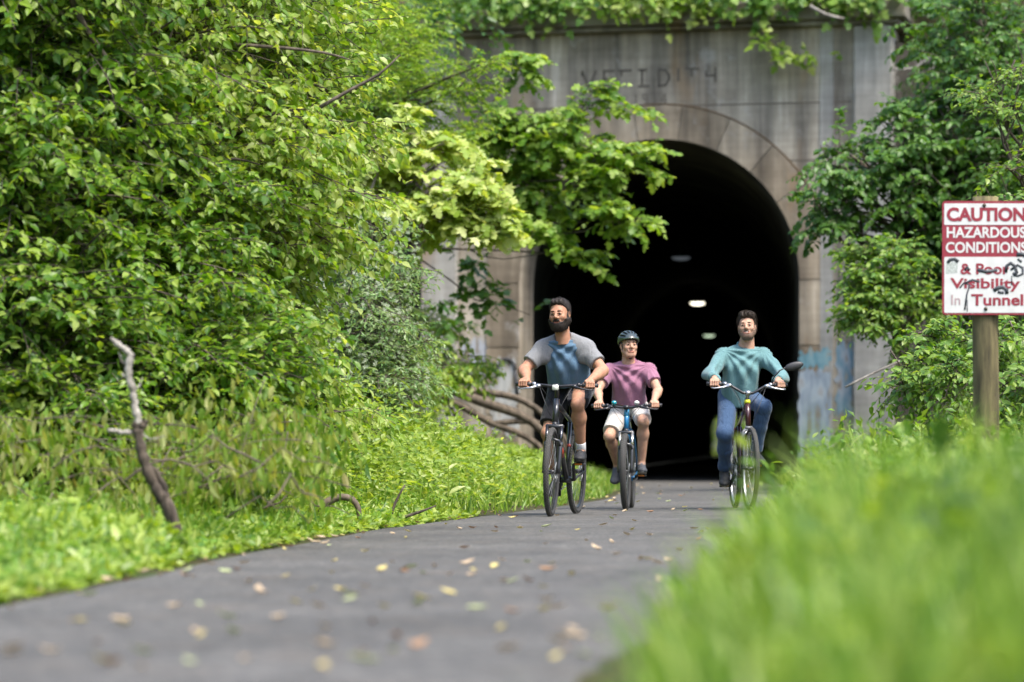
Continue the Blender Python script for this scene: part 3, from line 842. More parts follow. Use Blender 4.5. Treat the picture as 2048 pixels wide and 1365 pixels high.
    mb.tube([BB + [x, 0, .086], RA + [x, 0, .045]], .005, 6); mb.tube([BB + [x, 0, -.086], RA + [x, .05, -.10], RA + [x, 0, -.07], RA + [x, -.02, -.04]], .005, 6)
    for k in range(9):
        pass
    mb.build('chain', STEEL, root)
    mb = MB(); mb.box(RA + [.055, .015, -.06], (.016, .03, .04), None, .005); mb.tube([RA + [.055, .02, -.06], RA + [.055, .055, -.115]], [.010, .008], 8); mb.build('derailleur', BLACK_METAL, root)
    if c['style'] == 'cruiser':
        mb = MB(); mb.box(np.array([0, -.28, .70]), (.05, .012, .035), None, .004); mb.build('rear_reflector', simple('red_reflector', (.5, .02, .02), .25), root)
    B.c = c
    return B

BIKES = {
    'first': make_bike(dict(name='black', label='black hybrid bicycle with thin red accents and a small square front light', style='race', scale=1.0, wheel_r=.358, tyre=.046, frame=(.022, .024, .030), accent=(.42, .055, .03), fork=(.03, .032, .036), stanchion=(.10, .10, .11), rim='black', disc=True, front_px=1103, Y=25.3, yaw=-12, steer=4.0, bar_z=1.068, bar_w=.665, rise=.012, saddle_z=1.0, crank=50)),
    'second': make_bike(dict(name='blue', label='bright blue mountain bicycle with knobbly tyres and two handlebar bells', style='mtb', scale=.94, wheel_r=.338, tyre=.056, frame=(.012, .16, .36), accent=(.02, .23, .42), fork=(.035, .036, .04), stanchion=(.62, .60, .54), rim='black', disc=True, front_px=1251, Y=27.7, yaw=-5, steer=-1.5, bar_z=.985, bar_w=.66, rise=.018, saddle_z=.92, crank=10)),
    'third': make_bike(dict(name='maroon', label='maroon city bicycle with a raised handlebar and a rear-view mirror', style='cruiser', scale=1.0, wheel_r=.355, tyre=.042, frame=(.045, .011, .015), accent=(.07, .018, .02), fork=(.13, .135, .14), stanchion=(.3, .3, .3), rim='alloy', disc=False, front_px=1501, Y=26.9, yaw=3, steer=3.0, bar_z=1.085, bar_w=.70, rise=.075, saddle_z=.95, crank=32)),
}
# ================================================================== PEOPLE (signed-distance bodies meshed by surface nets)
class SDF:
    def __init__(s, lo, hi, vox):
        s.lo = np.array(lo, float); s.vox = vox
        s.n = np.ceil((np.array(hi) - s.lo) / vox).astype(int) + 1
        s.d = np.full(s.n, .5, np.float32)
    def _reg(s, lo, hi):
        a = np.clip(np.floor((np.array(lo) - s.lo) / s.vox).astype(int), 0, s.n); b = np.clip(np.ceil((np.array(hi) - s.lo) / s.vox).astype(int) + 1, 0, s.n)
        if np.any(b <= a): return None
        g = [s.lo[i] + s.vox * np.arange(a[i], b[i], dtype=np.float32) for i in range(3)]
        P = np.stack(np.meshgrid(*g, indexing='ij'), -1)
        return tuple(slice(a[i], b[i]) for i in range(3)), P
    def _mix(s, sl, v, k, op):
        d = s.d[sl]; v = v.astype(np.float32)
        if op == 's': v = -v; A = -d
        else: A = d
        # union of A and v, or subtraction
        if op == 's':
            A, v = d, v
            if k > 0:
                h = np.maximum(k - np.abs(A - v), 0) / k; r = np.maximum(A, v) + h * h * k * .25
            else: r = np.maximum(A, v)
        else:
            if k > 0:
                h = np.maximum(k - np.abs(A - v), 0) / k; r = np.minimum(A, v) - h * h * k * .25
            else: r = np.minimum(A, v)
        s.d[sl] = r
    def cap(s, a, b, ra, rb, k=.02, op='u', flat=None, flatend=False):
        a, b = np.array(a, float), np.array(b, float); m = max(ra, rb) * (max(1.0, flat[1]) if flat else 1) + k + 3 * s.vox
        if flatend: m += .02
        rg = s._reg(np.minimum(a, b) - m, np.maximum(a, b) + m)
        if rg is None: return s
        sl, P = rg; q = P - a; ba = b - a; L2 = ba @ ba
        if flat is not None:
            f = nrm(flat[0]); q = q + f * ((q @ f) * (1 / flat[1] - 1))[..., None]
        tu = (q @ ba) / L2
        t = np.clip(tu, 0, 1.6 if flatend else 1)
        v = np.linalg.norm(q - t[..., None] * ba, axis=-1) - (ra + (rb - ra) * np.clip(t, 0, 1.2))
        if flatend: v = np.maximum(v, (tu - 1) * math.sqrt(L2))
        s._mix(sl, v, k, op); return s
    def ell(s, c, r, k=.02, M=None, op='u'):
        c = np.array(c, float); r = np.array(r, float) if not np.isscalar(r) else np.array([r] * 3); m = r.max() + k + 3 * s.vox
        rg = s._reg(c - m, c + m)
        if rg is None: return s
        sl, P = rg; q = P - c
        if M is not None: q = q @ np.array(M)
        k0 = np.linalg.norm(q / r, axis=-1); k1 = np.linalg.norm(q / (r * r), axis=-1)
        v = k0 * (k0 - 1) / np.maximum(k1, 1e-6)
        s._mix(sl, v, k, op); return s
    def cut(s, p, n, k=0):
        """keep the side that n points away from"""
        n = nrm(n); sl, P = s._reg(s.lo, s.lo + s.vox * (s.n - 1)); v = (P - np.array(p)) @ n
        s.d = np.maximum(s.d, v.astype(np.float32)); return s
    def mesh(s, smooth=1):
        d = s.d; ins = d < 0
        def c8(a):
            n = a.shape; return [a[i:n[0] - 1 + i, j:n[1] - 1 + j, k:n[2] - 1 + k] for i in (0, 1) for j in (0, 1) for k in (0, 1)]
        cnt = sum(x.astype(np.uint8) for x in c8(ins)); act = (cnt > 0) & (cnt < 8); idx = np.argwhere(act)
        cor = np.array([(i, j, k) for i in (0, 1) for j in (0, 1) for k in (0, 1)])
        val = np.stack([d[tuple((idx + c).T)] for c in cor], 1)
        acc = np.zeros((len(idx), 3)); num = np.zeros(len(idx))
        for a in range(8):
            for b in range(a + 1, 8):
                if np.abs(cor[a] - cor[b]).sum() != 1: continue
                va, vb = val[:, a], val[:, b]; x = (va < 0) != (vb < 0); t = np.where(x, va / np.where(x, va - vb, 1), 0)
                acc += np.where(x[:, None], cor[a] + t[:, None] * (cor[b] - cor[a]), 0); num += x
        V = s.lo + s.vox * (idx + acc / num[:, None])
        ids = np.full(act.shape, -1, np.int32); ids[tuple(idx.T)] = np.arange(len(idx)); Fc = []
        for ax in range(3):
            o1, o2 = (ax + 1) % 3, (ax + 2) % 3
            sa = [slice(None)] * 3; sb = [slice(None)] * 3; sa[ax] = slice(0, -1); sb[ax] = slice(1, None)
            e = np.argwhere(ins[tuple(sa)] != ins[tuple(sb)])
            e = e[(e[:, o1] > 0) & (e[:, o2] > 0) & (e[:, o1] < s.n[o1] - 1) & (e[:, o2] < s.n[o2] - 1)]
            u = np.eye(3, dtype=int); q = [e - u[o1] - u[o2], e - u[o2], e, e - u[o1]]
            f = np.stack([ids[tuple(x.T)] for x in q], 1)
            fl = ins[tuple(e.T)]; f[~fl] = f[~fl][:, ::-1]; Fc.append(f)
        Fc = np.concatenate(Fc); Fc = Fc[(Fc >= 0).all(1)]
        for _ in range(smooth):
            A = np.zeros_like(V); C = np.zeros(len(V))
            for i in range(4):
                for j in ((i + 1) % 4, (i - 1) % 4):
                    np.add.at(A, Fc[:, i], V[Fc[:, j]]); np.add.at(C, Fc[:, i], 1)
            V = V * .45 + .55 * A / np.maximum(C, 1)[:, None]
        return V, Fc

def vnormals(V, Fc):
    n = np.cross(V[Fc[:, 2]] - V[Fc[:, 0]], V[Fc[:, 3]] - V[Fc[:, 1]]); o = np.zeros_like(V)
    for i in range(4): np.add.at(o, Fc[:, i], n)
    return nrm(o)

def ik(a, b, l1, l2, pole):
    a, b = np.array(a, float), np.array(b, float); d = b - a; L = np.linalg.norm(d); u = d / L
    L = min(L, (l1 + l2) * .999); x = (l1 * l1 - l2 * l2 + L * L) / (2 * L); h = math.sqrt(max(l1 * l1 - x * x, 0))
    p = np.array(pole, float); p = nrm(p - u * (p @ u)); return a + u * x + p * h

def cloth_mat(name, col, heather=.10, fold=.45):
    m, t, b = new_mat(name)
    tc = N(t, 'ShaderNodeTexCoord'); n1 = N(t, 'ShaderNodeTexNoise'); n1.inputs['Scale'].default_value = 220; n1.inputs['Detail'].default_value = 2
    mp = N(t, 'ShaderNodeMapping'); mp.inputs['Scale'].default_value = (3, 3, 1.2); t.links.new(tc.outputs['Object'], mp.inputs[0])
    n2 = N(t, 'ShaderNodeTexNoise'); n2.inputs['Scale'].default_value = 4.5; n2.inputs['Detail'].default_value = 4; n2.inputs['Distortion'].default_value = 1.2
    t.links.new(tc.outputs['Object'], n1.inputs['Vector']); t.links.new(mp.outputs[0], n2.inputs['Vector'])
    c = np.array(col); r = ramp(t, [(.3, tuple(c * (1 - heather))), (.7, tuple(np.minimum(c * (1 + heather), 1)))]); t.links.new(n1.outputs[0], r.inputs[0]); t.links.new(r.outputs[0], b.inputs['Base Color'])
    b.inputs['Roughness'].default_value = .92; b.inputs['Specular IOR Level'].default_value = .2; b.inputs['Sheen Weight'].default_value = .15
    bp = N(t, 'ShaderNodeBump'); bp.inputs['Strength'].default_value = fold; bp.inputs['Distance'].default_value = .03
    t.links.new(n2.outputs[0], bp.inputs['Height']); t.links.new(bp.outputs[0], b.inputs['Normal'])
    return m

def skin_mat(name, col, stub=None):
    m, t, b = new_mat(name)
    tc = N(t, 'ShaderNodeTexCoord'); n1 = N(t, 'ShaderNodeTexNoise'); n1.inputs['Scale'].default_value = 26; n1.inputs['Detail'].default_value = 5
    t.links.new(tc.outputs['Object'], n1.inputs['Vector']); c = np.array(col)
    r = ramp(t, [(.3, tuple(c * [.86, .80, .78])), (.7, tuple(c * [1.08, 1.06, 1.05]))]); t.links.new(n1.outputs[0], r.inputs[0]); t.links.new(r.outputs[0], b.inputs['Base Color'])
    b.inputs['Roughness'].default_value = .55; b.inputs['Specular IOR Level'].default_value = .3
    b.inputs['Subsurface Weight'].default_value = .12; b.inputs['Subsurface Radius'].default_value = (.01, .004, .002); b.inputs['Subsurface Scale'].default_value = 1.0
    return m

def folds(V, Nv, amp, seed, freq=18, ax=(1, 0, .35), mask=None):
    rng = np.random.default_rng(seed); o = np.zeros(len(V))
    for i in range(5):
        d = nrm(np.array(ax, float) + .22 * rng.normal(size=3)); w_ = rng.normal(size=3) * 3.2
        o += np.sin(V @ d * freq * rng.uniform(.6, 1.8) + 1.6 * np.sin(V @ w_ + i) + rng.random() * 6) / 5
    o = np.sign(o) * np.abs(o)**.8
    if mask is not None: o *= mask
    return V + Nv * (o * amp)[:, None]

def head_sdf(vox, g=0.0, jaw=1.0):
    s = SDF((-.12, -.16, -.24), (.12, .17, .17), vox)
    s.ell((0, -.018, .038), (.074 + g, .094 + g, .086 + g), 0)
    s.ell((0, .022, -.02), (.062 + g, .072 + g, .088 + g), .03)
    s.ell((0, .048, -.086), (.034 * jaw + g, .036 + g, .026 + g), .04)
    for x in (-1, 1):
        s.cap((x * .056 * jaw, .0, -.05), (x * .022, .062, -.094), .020 + g, .020 + g, .03)
        s.ell((x * .040, .068, -.022), (.022 + g, .018 + g, .020 + g), .03)
    s.cap((-.034, .080, .026), (.034, .080, .026), .011 + g, .011 + g, .02)
    s.cap((0, -.035, -.08), (0, -.055, -.23), .056 + g, .060 + g, .03)
    return s

def make_head(skin, lips, voxel=.0026, smile=.5, jaw=1.0):
    s = head_sdf(voxel, 0, jaw)
    for x in (-1, 1):
        s.ell((x * .031, .098, .006), (.017, .016, .011), .014, op='s')
        s.ell((x * .031, .079, .004), (.0155, .0155, .0135), .006)
        s.cap((x * .017, .0935, .0115), (x * .046, .083, .0095), .0048, .0042, .004); s.cap((x * .018, .0915, -.0035), (x * .044, .083, -.002), .0040, .0036, .004)
        s.ell((x * .076, -.008, -.002), (.010, .020, .031), .008); s.ell((x * .086, -.004, .0), (.007, .011, .019), .006, op='s')
        s.ell((x * .0125, .097, -.028), (.0095, .011, .008), .008)
    s.cap((0, .090, .016), (0, .110, -.020), .008, .0125, .014)
    s.cap((-.023, .085, -.055), (.023, .085, -.055), .008, .008, .012)
    s.cap((-.020, .090, -.0665), (.020, .090, -.0665), .0075, .0075, .010)
    for x in (-1, 1): s.cap((x * .004, .0975, -.0605), (x * (.024 + .006 * smile), .084, -.0605 + .008 * smile), .0022, .0018, .004, op='s')
    V, Fc = s.mesh(1)
    ce = V[Fc].mean(1)
    lp = (np.abs(ce[:, 0]) < .027) & (ce[:, 1] > .082) & (ce[:, 2] < -.0525) & (ce[:, 2] > -.073)
    return V, Fc, lp.astype(int)

def strands(rng, V, Nv, sel, n, L, flow, lift, rad, curl=.0):
    ii = rng.choice(np.flatnonzero(sel), n); P = V[ii]; Nn = Nv[ii]
    fl = flow(P); fl = nrm(fl - Nn * np.sum(fl * Nn, 1)[:, None] * .8); D = nrm(fl + lift * Nn + .22 * rng.normal(size=P.shape))
    Ln = L * (.6 + .8 * rng.random(n)); t = np.array([0, .4, .75, 1.0])
    W = P[:, None] - Nn[:, None] * .003 + D[:, None] * (Ln[:, None] * t)[..., None] + (curl * Ln[:, None] * t**2)[..., None] * (rng.normal(size=(n, 1, 3)) - .6 * Nn[:, None])
    return W

def hand_sdf(G, b, wrist, sx, vox=.0026):
    """hand closed round a bar at G; b points outwards along the bar"""
    f = nrm(np.array([0, 1.0, 0]) - b * b[1]); up = np.cross(b, f) * sx; up = up if up[2] > 0 else -up
    s = SDF(np.minimum(G, wrist) - .09, np.maximum(G, wrist) + .09, vox)
    ring = lambda r_, a: f * (r_ * math.cos(R(a))) + up * (r_ * math.sin(R(a)))
    offs = (-.030, -.010, .010, .029); rad = (.0098, .0102, .0098, .0086); ext = (1.0, 1.04, 1.0, .9)
    for o, r_, e in zip(offs, rad, ext):
        c = G + b * o
        K = [c + ring(.033, 112), c + ring(.034 * e, 38), c + ring(.032, -22), c + ring(.029, -92)]
        s.cap(wrist * .85 + c * .15 + up * .004, K[0], .016, .0135, .014)
        s.cap(K[0], K[1], r_ * 1.12, r_ * 1.02, .005); s.cap(K[1], K[2], r_ * 1.02, r_ * .95, .004); s.cap(K[2], K[3], r_ * .95, r_ * .8, .004)
        s.ell(K[0] + up * .003, r_ * 1.2, .006)
    s.cap(wrist, wrist * .5 + (G + ring(.036, 125)) * .5, .025, .030, .02, flat=(up, .72))
    # thumb leaves the inner side of the palm and closes under the bar
    T0 = wrist * .55 + G * .45 - b * .026 + up * .0; T1 = G - b * .046 + ring(.027, 165); T2 = G - b * .05 + ring(.026, -120); T3 = G - b * .040 + ring(.028, -55)
    s.cap(T0, T1, .017, .0125, .015); s.cap(T1, T2, .0122, .011, .006); s.cap(T2, T3, .011, .0085, .004)
    return s

def make_person(B, c):
    rng = np.random.default_rng(c['seed']); sc = B.sc
    skin = skin_mat(c['id'] + '_skin', c['skin']); lipm = skin_mat(c['id'] + '_lips', tuple(np.array(c['skin']) * [.78, .55, .55]))
    W = c['w']
    hz = c['hip_z']; H = np.array([0, c.get('hip_y', -.21), hz]); SH = np.array([c.get('sh_x', 0), c['sh_y'], c['sh_z']])
    u = nrm(SH - H); x = np.array([1.0, 0, 0]); f = nrm(np.cross(u, x)); x = np.cross(f, u); Mt = np.column_stack([x, f, u]); TL = np.linalg.norm(SH - H)
    P = lambda a, b=0.0: H + u * TL * a + f * b
    sh = {s: SH + np.array([s * c['sh_w'], c.get('sh_fwd', .01), -.042]) for s in (-1, 1)}
    neck = SH + np.array([0, -.005, .03]); HC = np.array(c['head'])
    nb, nt_ = neck - [0, .01, .05], HC + [0, -.03, -.10]; nax = nrm(nt_ - nb); nc = nb + nax * ((SH[2] + .038 - nb[2]) / nax[2])
    wrist = {}; elbow = {}; hip = {}; knee = {}; ank = {}; foot = {}
    for s in (-1, 1):
        G = B.grip[s]; bd = B.bdir[s]
        wrist[s] = G + np.array([-s * .012, -.068, .040])
        elbow[s] = ik(sh[s], wrist[s], c['ua'], c['fa'], (s * c['elb'][0], c['elb'][1], c['elb'][2]))
        hip[s] = H + np.array([s * .085, .0, -.01])
        pt = R(c['pitch'][s]); Fm = rot_about([1, 0, 0], -pt) @ rot_about([0, 0, 1], R(-s * 5))
        foot[s] = (B.pedal[s] + np.array([s * .005, .01, .013]), Fm)
        ank[s] = foot[s][0] + Fm @ np.array([0, -.115, .105])
        knee[s] = ik(hip[s], ank[s], c['th'], c['sn'], (s * c['kout'][s], 1, .35))
    # ---------------- body: one skin surface
    lo = np.array([-.52, -.55, .05]); hi = np.array([.52, .68, c['head'][2] + .02])
    s = SDF(lo, hi, .0062)
    s.ell(P(.04), (.150 * W, .105, .11), 0, Mt); s.ell(P(.35), (.135 * W, .095, .15), .05, Mt); s.ell(P(.72, .0), (.150 * W, .10, .15), .05, Mt)
    s.cap(sh[-1], sh[1], .050, .050, .05); s.cap(neck - [0, .01, .05], HC + [0, -.03, -.10], .060, .055, .03)
    for q in (-1, 1):
        s.cap(sh[q], elbow[q], .049 * W, .040 * W, .03); e = elbow[q]; wv = wrist[q] - e
        s.cap(e, e + wv * .3, .040 * W, .043 * W, .02); s.cap(e + wv * .3, wrist[q], .043 * W, .027, .02, )
        s.cap(hip[q], knee[q], .082 * W, .050, .03); k_ = knee[q]; av = ank[q] - k_; back = nrm(np.cross(av, x)); back = back if back[1] < 0 else -back
        s.ell(k_ + nrm(-back) * .004, .047, .03)
        s.cap(k_, k_ + av * .30 + back * .018, .046, .054 * (.5 + .5 * W), .02); s.cap(k_ + av * .30 + back * .018, ank[q] + [0, 0, 0], .054 * (.5 + .5 * W), .035, .03)
        s.cap(ank[q], foot[q][0] + foot[q][1] @ np.array([0, .0, .03]), .034, .026, .02)
    V, Fc = s.mesh(2); Vs = [V]; Fs = [Fc]; Ms = [np.zeros(len(Fc), int)]; n0 = len(V)
    hr = rot_about([0, 0, 1], R(c['yaw'])) @ rot_about([1, 0, 0], R(c['tilt'])) @ rot_about([0, 1, 0], R(c.get('roll', 0)))
    HV, HF, HM = make_head(skin, lipm, smile=c['smile'], jaw=c['jaw']); hs = c['head_s']
    T = lambda p: HC + (hr @ (np.asarray(p, float) * hs).T).T
    Vs.append(T(HV)); Fs.append(HF + n0); Ms.append(HM); n0 += len(HV)
    for q in (-1, 1):
        hv, hf = hand_sdf(B.grip[q], B.bdir[q], wrist[q], q).mesh(1); Vs.append(hv); Fs.append(hf + n0); Ms.append(np.zeros(len(hf), int)); n0 += len(hv)
    body = mesh_obj('person', np.concatenate(Vs), np.concatenate(Fs), [skin, lipm], None, True, np.concatenate(Ms))
    body.location = B.loc; body.rotation_euler = (0, 0, B.heading); body.scale = (sc,) * 3
    tag(body, c['label'], 'person')
    # ---------------- eyes, brows
    eye = simple(c['id'] + '_sclera', (.24, .20, .18), .2, var=.03); iris = simple(c['id'] + '_iris', (.025, .016, .010), .15)  # sclera colour darkened to paint in the brow's shadow
    for q in (-1, 1):
        mb = MB(); mb.ball(T([[q * .031, .0808, .004]])[0], .0142 * hs, 14, 10); ey = mb.build('eye', eye, body)
        g = nrm(hr @ np.array([c.get('gaze', 0), 1, .02])); mb = MB(); mb.ball(T([[q * .031, .0808, .0038]])[0] + g * .0080 * hs, .0092 * hs, 12, 8); mb.build('iris', iris, ey)
    hairm = simple(c['id'] + '_hair', c['hair'], .6, var=.5, scale=160, spec=.3)
    if c['brow']:
        for q in (-1, 1):
            mb = MB(); mb.tube(T([[q * .014, .0935, .0265], [q * .026, .0935, .0285], [q * .040, .0850, .0275], [q * .048, .0745, .0215]]), [.0034, .0042, .0036, .002], 6); mb.build('eyebrow', hairm, body)
            mb = MB(); mb.tube(T([[q * .018, .0965, .0090], [q * .030, .0955, .0105], [q * .045, .0865, .0075]]), [.0014, .0019, .0013], 5); mb.build('eyelash', hairm, body)
    if c['smile'] > 1:
        mb = MB(); mb.tube(T([[-.020, .0885, -.0565], [-.008, .0945, -.0605], [.008, .0945, -.0605], [.020, .0885, -.0565]]), [.0018, .0034, .0034, .0018], 6); mb.build('teeth', simple('teeth', (.6, .58, .54), .3), body)
    # ---------------- hair / beard
    if c['hairstyle']:
        s = head_sdf(.0035, .007); st = c['hairstyle']
        s.cut((0, .058, .062), nrm([0, 1, -.72])); s.cut((0, .012, .02), nrm([0, .75, -.55])); s.cut((0, -.06, -.075), nrm([0, .35, -1]))
        if st == 'swept': s.cap((-.03, .050, .100), (.03, .050, .100), .020, .020, .03)
        else:
            s.cap((-.042, .056, .096), (.03, .066, .092), .018, .020, .02); s.ell((0, 0, .112), (.06, .07, .022), .03); s.ell((.02, .035, .116), (.03, .03, .016), .02)
        hv, hf = s.mesh(1); nv = vnormals(hv, hf)
        V_ = T(hv); Fc_ = hf
        sel = (hv[:, 2] > -.05)
        flow = (lambda p: np.stack([p[:, 0] * 2.0, -np.ones(len(p)), .35 - 6 * np.maximum(.06 - p[:, 2], 0)], 1)) if st == 'swept' else (lambda p: np.stack([.6 * np.sin(p[:, 1] * 60) + p[:, 0] * 5, .4 * np.cos(p[:, 0] * 70), .3 - 9 * np.maximum(.07 - p[:, 2], 0)], 1))
        Ws = strands(rng, hv, nv, sel, 5200, .022 if st == 'swept' else .020, flow, .10 if st == 'swept' else .28, .001, .12)
        V_ = T(hv + nv * (.0035 * np.sin(hv[:, 0] * 190 + 2 * np.sin(hv[:, 1] * 60)) * np.cos(hv[:, 1] * 45 + hv[:, 2] * 50))[:, None])
        hb = mesh_obj('hair', V_, Fc_, hairm, body)
        Tw = T(Ws.reshape(-1, 3)).reshape(Ws.shape); twig_mesh('hair_strands', Tw, .0013, hairm, hb, 3)
    if c['beard']:
        g = {'full': .011, 'short': .0035}[c['beard']]
        s = head_sdf(.0028, g, c['jaw'])
        if c['beard'] == 'full': s.ell((0, .050, -.102), (.040, .034, .026), .03)
        s.cut((0, .05, -.036), nrm([0, .10, 1])); s.cut((0, -.006, 0), (0, -1, 0)); s.cut((0, .03, -.128), nrm([0, -.35, -1]))
        s.ell((0, .105, -.060), (.025, .03, .0095), .004, op='s')
        for q in (-1, 1): s.ell((q * .040, .080, -.034), (.024, .05, .026), .010, op='s')
        s.ell((0, .12, -.028), (.016, .04, .014), .004, op='s')
        for q in (-1, 1): s.cap((q * .062, .0, .02), (q * .058, .012, -.05), .011 + g * .6, .014 + g * .6, .012)
        s.cap((-.020, .093, -.0475), (.020, .093, -.0475), .0055 + g * .25, .0055 + g * .25, .006)
        bv, bf = s.mesh(1); nv = vnormals(bv, bf)
        bm_ = hairm if c['beard'] == 'full' else simple(c['id'] + '_stubble', tuple(np.array(c['skin']) * .25 + np.array(c['hair']) * .75), .7, var=.4, scale=260)
        bo = mesh_obj('beard', T(bv), bf, bm_, body)
        if c['beard'] == 'full':
            Ws = strands(rng, bv, nv, bv[:, 1] > -.01, 4200, .010, lambda p: np.stack([p[:, 0] * 1.5, .1 + 0 * p[:, 0], -np.ones(len(p))], 1), .5, .001, .15)
            twig_mesh('beard_strands', T(Ws.reshape(-1, 3)).reshape(Ws.shape), .0011, hairm, bo, 3)
    # ---------------- helmet
    if c['helmet']:
        s = SDF((-.14, -.18, -.04), (.14, .17, .20), .003)
        s.ell((0, -.018, .052), (.102, .134, .098), 0); s.ell((0, .075, .055), (.07, .05, .03), .03)
        s.cut((0, .06, .046), nrm([0, .22, -1])); s.ell((0, -.018, .036), (.084, .106, .090), .004, op='s')
        for i, a in enumerate((-62, -37, -12.5, 12.5, 37, 62)):
            aa = R(a); dx, dz = math.sin(aa), math.cos(aa)
            for (y0, y1, r_) in ((.085, .0, .0105), (-.03, -.11, .0105)):
                pr = lambda y: np.array([dx * .100 * math.sqrt(max(1 - ((y + .018) / .142)**2, .05)), y, .052 + dz * .098 * math.sqrt(max(1 - ((y + .018) / .142)**2, .05))])
                s.cap(pr(y0), pr(y1), r_ * .85, r_, .003, op='s')
        hv, hf = s.mesh(1); ce = hv[hf].mean(1)
        shell = simple('helmet_shell', (.03, .045, .048), .3, var=.1, coat=.35); core = simple('helmet_foam', (.012, .016, .014), .8); gre = simple('helmet_green', (.03, .06, .025), .35, coat=.4)
        rr = np.linalg.norm((ce - [0, -.018, .052]) / [.102, .134, .098], axis=1)
        mi = np.where(rr < .965, 1, np.where(ce[:, 2] < .066, 2, 0))
        ho = mesh_obj('helmet', T(hv), hf, [shell, core, gre], body, True, mi)
        for q in (-1, 1):
            mb = MB(); mb.tube(T([[q * .079, .03, .045], [q * .074, .026, .0], [q * .066, .02, -.055], [q * .04, .035, -.105], [q * .004, .045, -.122]]), .0045, 6); mb.tube(T([[q * .08, -.06, .03], [q * .078, -.02, -.02], [q * .068, .015, -.05]]), .004, 6)
            mb.build('chin_strap', PLASTIC, ho)
        mb = MB(); mb.box(T([[0.0, .05, -.125]])[0], (.035, .015, .014), None, .003); mb.build('buckle', PLASTIC, ho)
    # ---------------- shirt
    def torso(s, o):
        s.ell(P(.08, .0), (.150 * W + o, .112 + o, .12 + o), 0, Mt); s.ell(P(.36, .015), (.142 * W + o, .112 + o, .16 + o), .06, Mt); s.ell(P(.74, .012), (.158 * W + o, .112 + o, .15 + o), .06, Mt)
        s.cap(sh[-1] + [0, 0, .0], sh[1] + [0, 0, .0], .054 + o, .054 + o, .06); s.cap(sh[-1] * [.4, 1, 1] + [0, 0, .028], sh[1] * [.4, 1, 1] + [0, 0, .028], .044 + o, .044 + o, .04)
        s.cap(P(.6, .07) + [0, 0, 0], np.array([0, P(.6, .07)[1] - .06, c['hem_z'] + .06]), .11 + o, .10 + o, .07, flat=((1, 0, 0), 1.15 * W))
    s = SDF(lo, hi, .0058); torso(s, .012)
    sl = c['sleeve']
    def sleeves(s, o, k):
        for q in (-1, 1):
            if sl == 'long':
                e = elbow[q]; wv = wrist[q] - e
                s.cap(sh[q], e, .054 * W + o, .050 * W + o, k); s.cap(e, e + wv * .86, .052 * W + o, .041 + o, .03, flatend=True); s.cap(e + wv * .74, e + wv * .90, .034 + o, .033 + o, .008, flatend=True)
            else:
                d = elbow[q] - sh[q]; s.cap(sh[q], sh[q] + d * sl, .055 * W + o, .061 * W + o, k, flatend=True)
    two = c['sleeve_col'] is not None
    if not two: sleeves(s, .010, .05)
    s.cap(nc - nax * .035, nc + nax * .2, .064, .068, .004, op='s')
    s.cut(np.array([0, 0, c['hem_z']]), nrm([0, -.25, -1]))
    v, fc = s.mesh(1); nv = vnormals(v, fc)
    msk = np.clip((c['sh_z'] + .02 - v[:, 2]) / .12, 0, 1) 
    arm = np.clip((np.abs(v[:, 0] - SH[0]) - c['sh_w'] + .02) / .05, 0, 1) * np.clip((c['sh_z'] - .03 - v[:, 2]) / .06, 0, 1)
    msk = msk * np.clip((np.linalg.norm((v - nc) - ((v - nc) @ nax)[:, None] * nax, axis=1) - .09) / .06, 0, 1)
    v = folds(v, nv, .0070, c['seed'], 17, (1, 0, .25), msk * (1 - arm)); v = folds(v, nv, (.006 if sl == 'long' else .004), c['seed'] + 3, 24, (.35, .3, 1), arm)
    # broad drape folds radiating from the shoulders
    for q in (-1, 1):
        a = np.arctan2(v[:, 2] - sh[q][2] - .05, (v[:, 0] - sh[q][0]) * -q + .001); r_ = np.hypot(v[:, 0] - sh[q][0], v[:, 2] - sh[q][2])
        v = v + nv * (.010 * np.sin(a * 15 + q + 2 * r_ * 6) * np.exp(-((r_ - .22) / .14)**2) * (v[:, 1] > H[1] + .02))[:, None]
    v, fc = v, fc
    shirt = mesh_obj('shirt', v, fc, cloth_mat(c['id'] + '_shirt', c['shirt']), body)
    mb = MB(); e1 = nrm(np.cross(nax, [0, 1.0, 0])); e2 = nrm(np.cross(nax, e1)); e2 = e2 if e2[1] > 0 else -e2; ang = np.linspace(0, 2 * math.pi, 33)[:-1]
    ring = [nc + e1 * .066 * math.cos(a) + e2 * .068 * math.sin(a) + nax * (.006 - .022 * math.sin(a)) for a in ang]
    mb.tube(ring, .0095, 8, closed=True); mb.build('collar', cloth_mat(c['id'] + '_collar', c['collar']), shirt)
    if two:
        s = SDF(lo, hi, .0058)
        for q in (-1, 1):
            d = elbow[q] - sh[q]; s.cap(sh[q] - [q * .02, 0, 0], sh[q] + d * sl, .066 * W, .064 * W, .03, flatend=True)
            nk = neck + np.array([q * .058, .012, .02])
            s.cap(nk, sh[q] + [q * .0, .012, -.005], .036, .068 * W, .03); s.cap(nk + [0, -.05, 0], sh[q] + [0, -.035, -.005], .034, .062 * W, .03); s.cap(nk + [q * .02, .03, -.05], sh[q] + [-q * .02, .035, -.07], .030, .058 * W, .03)
        s.cap(nc - nax * .035, nc + nax * .2, .064, .068, .004, op='s')
        v, fc = s.mesh(1); nv = vnormals(v, fc); v = folds(v, nv, .006, c['seed'] + 5, 24, (.5, .3, .8))
        mesh_obj('sleeves', v, fc, cloth_mat(c['id'] + '_sleeve', c['sleeve_col'], .25), shirt)
    # ---------------- trousers
    s = SDF(np.array([-.45, -.55, .1]), np.array([.45, .75, hz + .2]), .0058)
